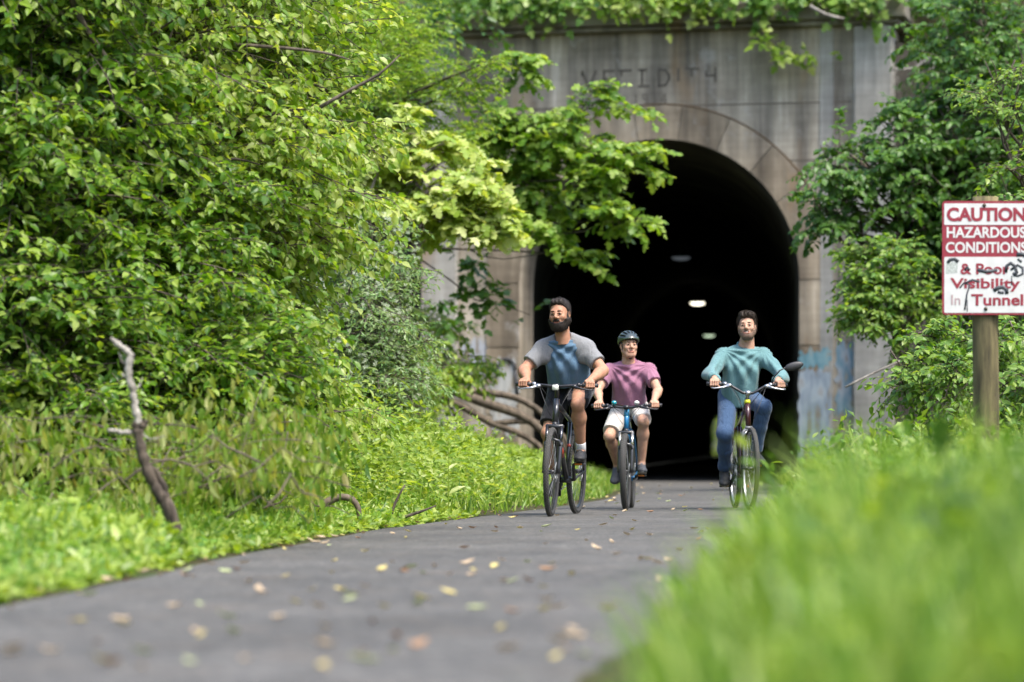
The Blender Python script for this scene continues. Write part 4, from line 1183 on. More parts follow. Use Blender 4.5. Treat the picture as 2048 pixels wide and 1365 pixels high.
    o = .012; s.ell(P(.02), (.156 * W, .118, .10), 0, Mt); s.ell(H + [0, -.03, -.02], (.15 * W, .115, .09), .04)
    for q in (-1, 1):
        kd = knee[q] - hip[q]; av = ank[q] - knee[q]
        if c['legs'] == 'long':
            s.cap(hip[q], knee[q], .092 * W, .072, .05); s.cap(knee[q], knee[q] + av * .45, .070, .062, .03); s.cap(knee[q] + av * .45, knee[q] + av * .95, .062, .052, .02, flatend=True)
            s.cap(knee[q] + av * .86, knee[q] + av * .965, .057, .056, .004, flatend=True)
        else:
            s.cap(hip[q], hip[q] + kd * c['legs'], .095 * W, .084 * (.5 + .5 * W), .05, flatend=True)
    s.cut(P(.20), u)
    v, fc = s.mesh(1); nv = vnormals(v, fc); v = folds(v, nv, .005, c['seed'] + 9, 26, (.2, .6, .8))
    mesh_obj('jeans' if c['legs'] == 'long' else 'shorts', v, fc, cloth_mat(c['id'] + '_trousers', c['trousers'], .22, .6), body)
    # ---------------- shoes and socks
    shm = simple(c['id'] + '_shoe', c['shoe'], .7, var=.25, scale=90); som = simple(c['id'] + '_sole', c['sole'], .7); lace = simple(c['id'] + '_lace', c['lace'], .8)
    for q in (-1, 1):
        p0, Fm = foot[q]; TS = lambda p: p0 + (Fm @ np.asarray(p, float).T).T
        s = SDF((-.08, -.24, -.02), (.08, .16, .22), .004)
        s.cap((0, -.135, .05), (0, .0, .036), .040, .043, 0); s.ell((q * .004, .055, .030), (.046, .058, .030), .03); s.cap((0, -.12, .06), (0, -.128, .118), .041, .040, .02, flatend=True); s.cap((0, -.09, .082), (0, .0, .052), .030, .030, .03)
        s.cap((0, -.12, .09), (0, -.128, .16), .034, .034, .002, op='s'); s.cut((0, 0, .017), (0, 0, -1))
        v, fc = s.mesh(1); so = mesh_obj('shoe', TS(v), fc, shm, body)
        out = [(q * .000 + .036 * math.cos(a) * (1.0 + .25 * max(math.sin(a), 0)), -.04 + .145 * math.sin(a)) for a in np.linspace(0, 2 * math.pi, 29)[:-1]]
        out = [(x_ * (1.02 + .18 * (y_ > 0)), y_ * (1.0 if y_ < 0 else 1.0)) for x_, y_ in out]
        mb = MB(); V_ = []
        for (z, g) in ((0.0, .96), (.006, 1.04), (.022, 1.03), (.026, .98)):
            V_ += [(x_ * g, (y_ + .02) * g - .02 + .0, z + (.010 * max(y_ - .05, 0) / .07)) for x_, y_ in out]
        m_ = len(out); Fq = [[i * m_ + j, i * m_ + (j + 1) % m_, (i + 1) * m_ + (j + 1) % m_, (i + 1) * m_ + j] for i in range(3) for j in range(m_)] + [list(range(m_))[::-1], [3 * m_ + j for j in range(m_)]]
        mb.add(TS(V_), Fq); mb.build('sole', som, so)
        mb = MB()
        for k in range(5):
            y_ = -.055 + k * .022; z_ = .102 - k * .0115
            mb.tube(TS([[-.022, y_, z_ - .008], [0, y_ + .003, z_ + .006], [.022, y_, z_ - .008]]), .003, 5)
        mb.tube(TS([[-.0, -.06, .112], [-.028, -.045, .108], [-.04, -.04, .085]]), .0025, 5); mb.tube(TS([[.0, -.06, .112], [.028, -.045, .108], [.042, -.035, .088]]), .0025, 5)
        mb.build('laces', lace, so)
        if c['sock'] is not None:
            mb = MB(); av = nrm(knee[q] - ank[q]); mb.tube([ank[q] - av * .02, ank[q] + av * .03, ank[q] + av * .075, ank[q] + av * .08], [.041, .041, .043, .038], 16); mb.build('sock', cloth_mat(c['id'] + '_sock', c['sock']), body)
    return body

make_person(BIKES['first'], dict(id='first', seed=1, label='dark bearded man in a blue T-shirt with grey sleeves and black shorts riding foremost', w=1.14, skin=(.42, .225, .145), hair=(.022, .016, .013),
    hip_z=1.05, hip_y=-.20, sh_y=.01, sh_z=1.425, sh_w=.182, sh_x=.012, head=(.035, .12, 1.655), head_s=1.04, yaw=-7, tilt=-2, roll=3, jaw=1.12, smile=.6, brow=True, hairstyle='swept', beard='full', helmet=False,
    ua=.275, fa=.25, elb=(.8, -.3, -.45), th=.45, sn=.44, kout={-1: .10, 1: .18}, pitch={-1: -2, 1: 14}, hem_z=1.055, sleeve=.66, sleeve_col=(.20, .205, .215), shirt=(.085, .15, .225), collar=(.10, .12, .15), legs=.80, trousers=(.012, .013, .018), shoe=(.018, .018, .020), sole=(.03, .03, .03), lace=(.14, .14, .145), sock=(.55, .55, .55)))
make_person(BIKES['second'], dict(id='second', seed=2, label='youth in a black bicycle helmet and pink polo shirt riding in the middle', w=1.0, skin=(.50, .30, .21), hair=(.03, .02, .014),
    hip_z=.98, sh_y=-.04, sh_z=1.37, sh_w=.19, head=(0.0, .02, 1.565), head_s=1.0, yaw=18, tilt=4, jaw=1.0, smile=.0, gaze=-.12, brow=True, hairstyle=None, beard=None, helmet=True,
    ua=.28, fa=.255, elb=(.8, -.3, -.5), th=.44, sn=.43, kout={-1: .16, 1: .22}, pitch={-1: -4, 1: 30}, hem_z=.985, sleeve=.60, sleeve_col=None, shirt=(.28, .13, .195), collar=(.24, .095, .16), legs=.84, trousers=(.52, .49, .46), shoe=(.05, .055, .065), sole=(.26, .24, .22), lace=(.2, .2, .21), sock=None))
make_person(BIKES['third'], dict(id='third', seed=3, label='smiling man with short stubble riding in a teal sweatshirt and blue jeans', w=1.0, skin=(.47, .285, .20), hair=(.035, .024, .016),
    hip_z=1.00, hip_y=-.21, sh_y=-.11, sh_z=1.39, sh_w=.178, sh_x=-.03, head=(-.06, -.06, 1.605), head_s=.98, yaw=-12, tilt=4, roll=2, jaw=.98, smile=1.2, gaze=.12, brow=True, hairstyle='tousled', beard='short', helmet=False,
    ua=.29, fa=.265, elb=(.8, -.3, -.5), th=.44, sn=.43, kout={-1: .22, 1: .14}, pitch={-1: 2, 1: 16}, hem_z=.875, sleeve='long', sleeve_col=None, shirt=(.115, .225, .235), collar=(.065, .19, .20), legs='long', trousers=(.045, .085, .165), shoe=(.015, .017, .018), sole=(.20, .18, .15), lace=(.03, .03, .03), sock=None))
# ================================================================== CAUTION SIGN
def text_part(name, txt, mat, parent, width, height, cx, cz, y, bold=.02, shear=0.0):
    cu = bpy.data.curves.new(name, 'FONT'); cu.body = txt; cu.align_x = 'LEFT'; cu.size = 1.0; cu.offset = bold; cu.extrude = .02; cu.resolution_u = 6
    to = bpy.data.objects.new(name, cu); COL.objects.link(to)
    me = bpy.data.meshes.new_from_object(to.evaluated_get(bpy.context.evaluated_depsgraph_get()))
    bpy.data.objects.remove(to)
    n = len(me.vertices); co = np.zeros(n * 3, np.float32); me.vertices.foreach_get('co', co); co = co.reshape(-1, 3)
    lo, hi = co.min(0), co.max(0)
    X = (co[:, 0] - lo[0]) / (hi[0] - lo[0]) * width - width / 2 + cx; Z = (co[:, 1] - lo[1]) / (hi[1] - lo[1]) * height - height / 2 + cz
    Yv = y - (co[:, 2] - lo[2]) / (hi[2] - lo[2] + 1e-9) * .0015
    out = np.stack([X, Yv, Z], -1).astype(np.float32); me.vertices.foreach_set('co', out.ravel()); me.materials.clear(); me.materials.append(mat); me.update()
    o = bpy.data.objects.new(name, me); COL.objects.link(o); o.parent = parent
    return o

def build_sign():
    Y = 20.0; s = Y / F
    X0 = (1976 - 1024) * s; zg = float(ground_z(X0, Y))
    root = empty('caution_sign', (X0, Y, zg)); tag(root, 'red and white metal caution sign on a round wooden post, marked with black graffiti', 'sign')
    zc = CAM_H - (516 - 905) * s - zg; Wd, Ht = 182 * s, 228 * s
    px = lambda x: (x - 1976) * s
    pz = lambda y: zc - (y - 516) * s
    white = simple('sign_white', (.62, .62, .60), .45, var=.08, scale=14)
    red = simple('sign_red', (.27, .026, .042), .45, var=.12, scale=12)
    black = simple('spray_black', (.05, .055, .065), .6, var=.3)
    # post: round, rough, greenish with moss
    post_m = bark_mat('post_wood', (.05, .042, .022), (.22, .185, .085), 13, .12)
    mb = MB(); hz = pz(392); zs = np.linspace(-.3, hz, 12)
    mb.tube([(.004 * math.sin(z * 3), .105 + .003 * math.cos(z * 5), z) for z in zs], .083, 18); post = mb.build('post', post_m, root)
    # panel with rounded corners, red rim
    def rrect(w, h, r, n=6):
        P = []
        for (sx, sz, a0) in ((1, 1, 0), (-1, 1, 90), (-1, -1, 180), (1, -1, 270)):
            for k in range(n + 1):
                a = R(a0 + 90 * k / n); P.append((sx * (w / 2 - r) + r * math.cos(a), sz * (h / 2 - r) + r * math.sin(a)))
        return P
    mb = MB(); mb.prism(rrect(Wd, Ht, .022), (0, .018, zc), (1, 0, 0), (0, 0, 1), (0, -1, 0), .006); panel = mb.build('panel', red, root, smooth=False)
    def slab(x0, x1, y0, y1, nm, mat, yy):
        mb = MB(); w_, h_ = (x1 - x0) * s, (y1 - y0) * s
        mb.prism(rrect(w_, h_, .008), (px((x0 + x1) / 2), yy, pz((y0 + y1) / 2)), (1, 0, 0), (0, 0, 1), (0, -1, 0), .0015); return mb.build(nm, mat, panel, smooth=False)
    slab(1889, 2063, 407, 450, 'white_field', white, .0118)
    slab(1889, 2063, 514, 626, 'white_field', white, .0118)
    yt = .0098
    text_part('lettering', 'CAUTION', red, panel, 158 * s, 28 * s, px(1973), pz(429), yt, .042)
    text_part('lettering', 'HAZARDOUS', white, panel, 158 * s, 22 * s, px(1973), pz(465), .0115, .026)
    text_part('lettering', 'CONDITIONS', white, panel, 162 * s, 22 * s, px(1973), pz(495), .0115, .026)
    text_part('lettering', '& Poor', red, panel, 98 * s, 22 * s, px(1970), pz(538), yt, .026)
    text_part('lettering', 'Visibility', red, panel, 140 * s, 27 * s, px(1971), pz(570), yt, .024)
    text_part('lettering', 'Tunnel', red, panel, 104 * s, 23 * s, px(1995), pz(600), yt, .026)
    text_part('lettering', 'In', simple('faded_red', (.40, .28, .29), .5), panel, 18 * s, 20 * s, px(1912), pz(600), yt, .005)
    for (x, y) in ((1969, 411), (1972, 618)):
        mb = MB(); mb.tube([(px(x), .012, pz(y)), (px(x), .004, pz(y))], [.013, .011], 10); mb.build('bolt', simple('bolt_rust', (.06, .05, .035), .6, .5), panel)
    # black spray scribbles and a torn sticker
    g = MB()
    def scr(pts, r_): 
        Q = np.array([(px(x), 0, pz(y)) for x, y in pts]); b0 = len(g.v); g.tube(Q, r_, 6)
        for i in range(b0, len(g.v)):
            v = g.v[i]; g.v[i] = (v[0], .0080 + v[1] * .04, v[2])
    scr([(2012, 545), (2014, 532), (2022, 526), (2030, 532), (2034, 545), (2028, 552)], .012); scr([(2022, 540), (2036, 530), (2046, 536), (2046, 548), (2036, 552), (2026, 546)], .009)
    scr([(1955, 540), (1975, 544), (1995, 540)], .012); scr([(1930, 541), (1936, 534), (1938, 542)], .010)
    scr([(1988, 582), (1996, 576), (2006, 574), (2014, 580), (2014, 588)], .014); scr([(1996, 584), (2008, 586)], .010)
    scr([(2034, 510), (2044, 508), (2056, 514)], .014); scr([(2036, 518), (2044, 524)], .008)
    scr([(1920, 576), (1928, 566), (1940, 570), (1934, 590), (1930, 620)], .006); scr([(1929, 568), (1945, 560), (1960, 564)], .008)
    scr([(1935, 600), (1935, 624)], .003); scr([(2024, 552), (2024, 570)], .004)
    g.build('spray_scribble', black, panel)
    g = MB(); scr([(1896, 526), (1900, 520), (1910, 518), (1917, 524)], .012); g.build('sticker', black, panel)
    mb = MB(); mb.prism([(px(1892), pz(548)), (px(1915), pz(546)), (px(1916), pz(524)), (px(1893), pz(526))], (0, .0102, 0), (1, 0, 0), (0, 0, 1), (0, -1, 0), .0006); mb.build('sticker', simple('sticker_paper', (.42, .45, .42), .6, var=.35, scale=90), panel, smooth=False)
build_sign()
# ================================================================== VEGETATION
def tpl_oval():
    t = np.array([(0, 0, 0), (.28, .25, .05), (.30, 0, -.01), (.28, -.25, .05), (.62, .23, .0), (.64, 0, -.07), (.62, -.23, .0), (1, 0, -.2)], float)
    f = [(0, 2, 1), (0, 3, 2), (1, 2, 5), (1, 5, 4), (2, 3, 6), (2, 6, 5), (4, 5, 7), (5, 6, 7)]
    return t, np.array(f)
def tpl_diamond():
    t = np.array([(0, 0, 0), (.45, .3, .07), (1, 0, -.1), (.45, -.3, .07)], float)
    return t, np.array([(0, 2, 1), (0, 3, 2)])
def tpl_maple():
    h = [(.05, .12), (-.05, .42), (.22, .33), (.38, .62), (.52, .24), (.72, .30), (1.0, 0)]
    o = [(0, 0)] + h + [(x, -y) for x, y in h[-2::-1]]
    t = [(.32, 0, 0)] + [(x, y, -.22 * (x - .3)**2 - .35 * y * y + .03) for x, y in o]
    n = len(o)
    return np.array(t, float), np.array([(0, 1 + (i + 1) % n, 1 + i) for i in range(n)])
def tpl_trifoil():
    t = []; f = []
    for a in (-70, 0, 70):
        c, s = math.cos(R(a)), math.sin(R(a)); b = len(t)
        for (x, y, z) in ((.08, 0, 0), (.4, .2, .05), (.85, 0, -.08), (.4, -.2, .05)): t.append((x * c - y * s, x * s + y * c, z))
        f += [(b, b + 2, b + 1), (b, b + 3, b + 2)]
    return np.array(t), np.array(f)
def tpl_blade():
    t = np.array([(0, .5, 0), (0, -.5, 0), (.45, .42, .06), (.45, -.42, .06), (.8, .25, -.03), (.8, -.25, -.03), (1, 0, -.16)], float)
    return t, np.array([(0, 1, 3), (0, 3, 2), (2, 3, 5), (2, 5, 4), (4, 5, 6)])
OVAL, DIAM, MAPLE, TRI, BLADE = tpl_oval(), tpl_diamond(), tpl_maple(), tpl_trifoil(), tpl_blade()

def leaves_arrays(P, D, Nn, L, W, tpl):
    T, Fc = tpl
    D = nrm(D); S = nrm(np.cross(Nn, D)); Nn = np.cross(D, S)
    k = len(T); n = len(P); L = np.broadcast_to(L, (n,)); W = np.broadcast_to(W, (n,))
    V = P[:, None] + L[:, None, None] * (T[None, :, 0, None] * D[:, None] + T[None, :, 2, None] * Nn[:, None]) + (L * W)[:, None, None] * T[None, :, 1, None] * S[:, None]
    Fa = Fc[None] + (np.arange(n) * k)[:, None, None]
    return V.reshape(-1, 3), Fa.reshape(-1, 3)

def leaf_obj(name, P, D, Nn, L, W, tpl, mat, parent=None):
    V, Fa = leaves_arrays(P, D, Nn, L, W, tpl)
    return mesh_obj(name, V, Fa, mat, parent, smooth=False)

def sprays(rng, S, D, Ln, nl, leafL, droop=.25, spread=.95, hang=.25, jit=.3, up=(0, 0, 1), nj=.4, t0=.1):
    """twigs S + D*Ln with nl alternate leaves on each; returns leaf P, D, N, L and twig points"""
    T = len(S); D = nrm(D); t = np.linspace(t0, 1, nl)
    Ln = np.broadcast_to(Ln, (T,))
    pt = lambda tt: S[:, None] + D[:, None] * (Ln[:, None] * tt)[..., None] + np.array([0, 0, -1.0]) * (droop * Ln[:, None] * tt**2)[..., None]
    P = pt(t[None, :] + np.zeros((T, 1)))
    tan = nrm(D[:, None] + np.array([0, 0, -2.0 * droop]) * t[None, :, None])
    side = nrm(np.cross(tan, np.array(up, float)[None, None] + .15 * rng.normal(size=(T, 1, 3))))
    sg = np.where((np.arange(nl) % 2) == 0, 1.0, -1.0)[None, :, None]
    sg = np.broadcast_to(sg, (T, nl, 1)).copy(); sg[:, -1] *= .15
    LD = nrm(.6 * tan + sg * spread * side + np.array([0, 0, -hang]) + jit * rng.normal(size=(T, nl, 3)))
    NN = nrm(np.array(up, float) + nj * rng.normal(size=(T, nl, 3)))
    LL = leafL * (.42 + 1.0 * rng.random((T, nl))) * (1 - .25 * np.abs(t - .5))[None]
    tw = pt(np.linspace(0, .97, 4)[None, :] + np.zeros((T, 1)))
    r = lambda a: a.reshape(-1, a.shape[-1])
    return r(P), r(LD), r(NN), LL.ravel(), tw

def limb(rng, p0, p1, r0, r1, wob=.12, n=7, sag=0.0):
    p0, p1 = np.array(p0, float), np.array(p1, float); L = np.linalg.norm(p1 - p0)
    o = rng.normal(size=(2, 3)) * wob * L
    P = []
    for t in np.linspace(0, 1, n):
        P.append(p0 + (p1 - p0) * t + o[0] * math.sin(math.pi * t) * .5 + o[1] * math.sin(2 * math.pi * t) * .35 + np.array([0, 0, sag * L * math.sin(math.pi * t)]))
    return P, np.linspace(r0, r1, n)

def lobe_points(rng, lobes, n, shell=.45):
    """points in a set of lobes (centre, radii), most of them towards the outside"""
    w_ = np.array([r[0] * r[1] * r[2] for _, r in lobes])**.75; w_ /= w_.sum()
    k = rng.choice(len(lobes), n, p=w_)
    C = np.array([c for c, _ in lobes], float)[k]; Rr = np.array([r for _, r in lobes], float)[k]
    d = nrm(rng.normal(size=(n, 3))); q = (shell + (1 - shell) * rng.random((n, 1)))**.7
    return C + d * q * Rr, d, k

def px_lobe(px, py, Y, rx, ry, rd):
    return (at(px, py, Y), (rx / F * Y, rd, ry / F * Y))

def tree(name, label, cat, base, lobes, ntw, twl, nl, leafL, leafW, tpl, lmat, bmat, seed, droop=.25, hang=.25, spread=.95, jit=.3, outw=.8, upw=.15, bias=(0, -.35, 0), r0=.09, twr=.004, group=None, shell=.4, fork=.45, nj=.4, trunk_name='trunk', sub=5):
    rng = np.random.default_rng(seed)
    base = np.array(base, float)
    root = empty(name, tuple(base)); tag(root, label, cat, group)
    c = np.mean([l[0] for l in lobes], 0)
    mb = MB(); forkp = base + (c - base) * fork + rng.normal(size=3) * .1
    P, rr = limb(rng, (0, 0, -.15), forkp - base, r0, r0 * .72, .05); mb.tube(P, rr, 9)
    mb.build(trunk_name, bmat, root)
    br = MB()
    for (lc, lr) in lobes:
        e = lc - base
        P, rr = limb(rng, forkp - base, e, r0 * .5, r0 * .14, .1, sag=.06); br.tube(P, rr, 6)
        for _ in range(sub):
            i = rng.integers(2, 6); d = nrm(rng.normal(size=3)) * np.array(lr) * .85
            P2, r2 = limb(rng, P[i], e + d, r0 * .22, r0 * .05, .1); br.tube(P2, r2, 5)
    br.build('branches', bmat, root)
    # flat sprays: side branches out of each lobe, twigs to both sides of them, leaves along the twigs
    per = 9; nb = max(ntw // per, 8)
    Sb, d, k = lobe_points(rng, lobes, nb, shell)
    mr = np.array([np.mean(l[1]) for l in lobes])[k]
    Db = nrm(outw * d * [1, 1, .55] + np.array(bias) + np.array([0, 0, upw]) + .3 * rng.normal(size=(nb, 3)))
    Lb = np.clip(mr * 1.5, twl * 1.2, 1.5) * (.6 + .7 * rng.random(nb)); tb = np.linspace(.12, 1, per)
    Sb = Sb - Db * (Lb * .6)[:, None]
    bp = lambda t: Sb[:, None] + Db[:, None] * (Lb[:, None] * t)[..., None] - np.array([0, 0, 1.0]) * (.22 * Lb[:, None] * t**2)[..., None]
    PB = bp(tb[None] + np.zeros((nb, 1)))
    tan = nrm(Db[:, None] - np.array([0, 0, .44]) * tb[None, :, None])
    sd = nrm(np.cross(tan, np.array([0, 0, 1.0]) + .25 * rng.normal(size=(nb, 1, 3))))
    sg = np.where(np.arange(per) % 2 == 0, 1.0, -1.0)[None, :, None] * np.where(np.arange(per) == per - 1, .1, 1.0)[None, :, None]
    S = PB.reshape(-1, 3); D = nrm(.75 * tan + sg * .85 * sd + .22 * rng.normal(size=tan.shape)).reshape(-1, 3)
    Ln = (twl * (1.15 - .55 * tb)[None] * (.6 + .8 * rng.random((nb, per)))).ravel()
    P, LD, NN, LL, TW = sprays(rng, S - base, D, Ln, nl, leafL, droop, spread, hang, jit, nj=nj)
    NN = nrm(NN + np.array([0, -.25, 0]))
    twig_mesh('side_branches', bp(np.linspace(0, 1, 6)[None] + np.zeros((nb, 1))) - base, twr * 2.2, bmat, root, 4)
    leaf_obj('crown', P, LD, NN, LL, leafW, tpl, lmat, root)
    twig_mesh('twigs', TW, twr, bmat, root)
    return root

G_MID = leaf_mat('mid_green_leaf', [(.045, .125, .015), (.085, .19, .018), (.135, .26, .022), (.22, .34, .038), (.32, .42, .09)], .48)  # palest tone paints highlights onto some of the leaves
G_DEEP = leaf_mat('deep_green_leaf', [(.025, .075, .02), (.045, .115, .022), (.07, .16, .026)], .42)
G_LIME = leaf_mat('lime_leaf', [(.105, .215, .020), (.165, .295, .028), (.245, .37, .045), (.34, .43, .10), (.46, .53, .20)], .5)  # last, palest tone stands for bright highlights on single leaves
G_PALE = leaf_mat('pale_yellow_leaf', [(.20, .31, .04), (.30, .41, .07), (.42, .50, .13), (.54, .58, .24)], .42)
G_BLUE = leaf_mat('cool_green_leaf', [(.045, .125, .024), (.08, .18, .03), (.13, .245, .04)], .42)
G_GREY = leaf_mat('grey_green_leaf', [(.09, .19, .06), (.15, .26, .085), (.21, .32, .11), (.28, .37, .17)], .35)
G_UNDER = leaf_mat('undergrowth_leaf', [(.13, .23, .028), (.20, .31, .035), (.27, .38, .05), (.36, .45, .10)], .42)
G_GRASS = leaf_mat('grass_blade', [(.055, .14, .02), (.12, .25, .026), (.19, .33, .035), (.26, .38, .055), (.36, .44, .14)], .42, tmul=(1.4, 1.4, .6))
G_VINE = leaf_mat('vine_leaf', [(.07, .17, .026), (.12, .24, .032), (.19, .32, .045), (.28, .38, .09)], .45)
G_MAPLE = leaf_mat('maple_leaf', [(.09, .20, .022), (.16, .29, .032), (.25, .37, .055), (.34, .44, .11)], .47)
G_WILT = leaf_mat('wilted_leaf', [(.10, .19, .02), (.17, .27, .03), (.25, .33, .045), (.30, .32, .09), (.38, .40, .16), (.13, .24, .025), (.20, .32, .035), (.27, .24, .09)], .45, rough=.55)
WHITE_PETAL = leaf_mat('white_petal', [(.38, .44, .28), (.52, .56, .42)], .35, tmul=(1, 1, .9))

# ---- the big broad-leaved trees that fill the left of the picture
tree('broadleaf_tree', 'dense dark green broadleaf tree at the left edge behind the wilted brush', 'tree', (-4.3, 22.5, .9),
     [px_lobe(60, 640, 19.6, 190, 190, .6), px_lobe(250, 560, 20.6, 210, 170, .7), px_lobe(90, 380, 20.0, 200, 150, .6), px_lobe(330, 740, 20.2, 200, 120, .55), px_lobe(480, 700, 20.8, 150, 130, .5), px_lobe(120, 800, 19.4, 190, 90, .5), px_lobe(300, 400, 21.2, 200, 150, .6)],
     4300, .34, 9, .074, 1.0, OVAL, G_MID, BARK, 11, droop=.2, hang=.12, upw=.25, jit=.38, nj=.5, bias=(.25, -.45, 0))
tree('broadleaf_tree', 'tall bright green broadleaf tree with drooping pointed leaves over the verge', 'tree', (-3.3, 25.0, 1.0),
     [px_lobe(420, 260, 22.0, 210, 150, .7), px_lobe(560, 380, 22.4, 170, 140, .6), px_lobe(600, 210, 23.2, 140, 140, .6), px_lobe(300, 90, 21.6, 230, 130, .7), px_lobe(560, 520, 23.0, 85, 110, .5), px_lobe(500, 60, 23.5, 230, 110, .8), px_lobe(450, 470, 22.0, 170, 120, .5), px_lobe(350, -120, 22.5, 330, 140, 1.0)],
     4300, .34, 9, .074, 1.05, OVAL, G_LIME, BARK, 12, droop=.3, hang=.35, upw=.25, jit=.4, nj=.5, bias=(.3, -.35, 0))
tree('broadleaf_tree', 'leafy green tree at the top left corner of the picture', 'tree', (-5.0, 23.0, 1.4),
     [px_lobe(80, 120, 20.5, 220, 150, .7), px_lobe(180, 240, 20.8, 180, 110, .6), px_lobe(20, 260, 19.8, 130, 110, .5), px_lobe(60, -120, 20.5, 300, 150, 1.0)],
     2400, .37, 8, .084, 1.0, OVAL, G_MID, BARK, 13, droop=.25, hang=.25, upw=.2, jit=.38, nj=.5, bias=(.3, -.4, 0))
# ---- a darker wood closes the view behind them
def wood(name, label, lobes, n, seed, mat, L=.16, kind='stuff'):
    rng = np.random.default_rng(seed)
    S, d, k = lobe_points(rng, lobes, n, .35)
    D = nrm(d + np.array([0, -.2, .1]) + .4 * rng.normal(size=(n, 3)))
    P, LD, NN, LL, TW = sprays(rng, S, D, .55, 9, L, .25, .95, .25, .35)
    V, Fa = leaves_arrays(P, LD, NN, LL, .9, DIAM)
    o = mesh_obj(name, V, Fa, mat); tag(o, label, 'woodland', kind=kind)
    return o
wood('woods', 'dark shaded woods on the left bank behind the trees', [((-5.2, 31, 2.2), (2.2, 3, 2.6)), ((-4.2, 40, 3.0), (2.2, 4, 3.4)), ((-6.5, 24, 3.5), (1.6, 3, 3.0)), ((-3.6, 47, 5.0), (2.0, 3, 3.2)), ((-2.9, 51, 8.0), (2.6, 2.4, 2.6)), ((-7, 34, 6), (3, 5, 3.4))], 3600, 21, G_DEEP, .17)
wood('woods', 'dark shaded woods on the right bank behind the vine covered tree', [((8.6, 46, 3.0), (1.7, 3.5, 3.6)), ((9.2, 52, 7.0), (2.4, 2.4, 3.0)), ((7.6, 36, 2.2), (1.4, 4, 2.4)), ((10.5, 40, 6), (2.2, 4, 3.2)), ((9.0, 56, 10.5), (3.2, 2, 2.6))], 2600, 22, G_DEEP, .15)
wood('woods', 'bright green woods seen through the far mouth of the tunnel', [((31, 462, 4), (10, 4, 5)), ((39, 468, 7), (8, 5, 7)), ((24, 468, 7), (8, 5, 7)), ((32, 476, 12), (16, 4, 9))], 1700, 23, G_LIME, .9)

# ---- locust, pale maple and the maple that reaches across the portal
def pinnate(rng, S, D, Ln, nl, leafL):
    return sprays(rng, S, D, Ln, nl, leafL, .35, 1.15, .12, .12, nj=.22)
def locust():
    rng = np.random.default_rng(31); base = np.array([-3.4, 40.0, 2.2])
    root = empty('locust_tree', tuple(base)); tag(root, 'feathery locust tree with rows of small leaflets reaching towards the portal', 'tree')
    lobes = [px_lobe(760, 120, 38.5, 130, 110, .8), px_lobe(690, 230, 38, 110, 80, .6), px_lobe(840, 200, 38, 100, 80, .6), px_lobe(930, 165, 37.6, 70, 45, .5), px_lobe(960, 130, 37.5, 90, 25, .4), px_lobe(690, 20, 39, 140, 70, .9), px_lobe(820, 60, 41, 90, 60, .7), px_lobe(900, 260, 38.5, 90, 60, .5), px_lobe(640, 110, 38, 110, 110, .7)]
    mb = MB(); fk = at(600, 330, 39.2) - base
    P, rr = limb(rng, (0, 0, -.2), fk, .10, .075, .06); mb.tube(P, rr, 9); mb.build('trunk', BARK, root)
    br = MB()
    for (lc, lr) in lobes:
        P, rr = limb(rng, fk, lc - base, .045, .014, .08, sag=.05); br.tube(P, rr, 6)
    br.build('branches', BARK, root)
    S, d, k = lobe_points(rng, lobes, 900, .2)
    D = nrm(.7 * d + np.array([.6, -.3, .25]) + .25 * rng.normal(size=d.shape)); Ln = .42 * (.7 + .6 * rng.random(len(S)))
    P, LD, NN, LL, TW = pinnate(rng, S - base - D * .2, D, Ln, 19, .085)
    leaf_obj('crown', P, LD, NN, LL, .6, DIAM, G_MAPLE, root); twig_mesh('twigs', TW, .004, BARK, root)
locust()
tree('young_maple', 'pale yellow green young maple in front of the portal pilaster', 'tree', at(640, 905, 38) * [1, 1, 0] + np.array([0, 0, .9]),
     [px_lobe(840, 285, 36.2, 80, 40, .4), px_lobe(900, 350, 36.0, 110, 35, .4), px_lobe(960, 410, 36, 65, 40, .35), px_lobe(780, 335, 36.4, 60, 40, .35), px_lobe(860, 400, 35.8, 80, 25, .35), px_lobe(780, 245, 36.6, 60, 30, .35), px_lobe(930, 450, 36, 60, 15, .3)],
     480, .34, 8, .125, .95, MAPLE, G_PALE, BARK, 41, droop=.35, hang=.3, bias=(.3, -.3, .1), r0=.055, shell=.2, fork=.55)
tree('maple_tree', 'fresh green maple whose low branch hangs across the dark tunnel arch', 'tree', (-4.4, 43.8, 2.4),
     [px_lobe(1080, 245, 41.5, 110, 45, .5), px_lobe(1200, 200, 41.2, 75, 38, .4), px_lobe(1190, 300, 41.0, 90, 40, .4), px_lobe(1275, 305, 40.6, 55, 30, .3), px_lobe(1080, 330, 41.5, 90, 60, .5), px_lobe(1210, 370, 40.8, 70, 40, .3), px_lobe(1010, 270, 42, 80, 70, .5), px_lobe(1240, 430, 40.6, 42, 24, .25), px_lobe(1120, 450, 41, 55, 22, .25), px_lobe(1160, 515, 40.8, 30, 30, .2), px_lobe(1060, 395, 41.5, 60, 40, .3), px_lobe(1045, 125, 41.5, 16, 30, .2), px_lobe(980, 360, 42, 50, 60, .3)],
     860, .34, 7, .122, .95, MAPLE, G_MAPLE, BARK, 42, droop=.3, hang=.25, bias=(.45, -.2, .05), r0=.05, shell=.15, fork=.45, sub=1)
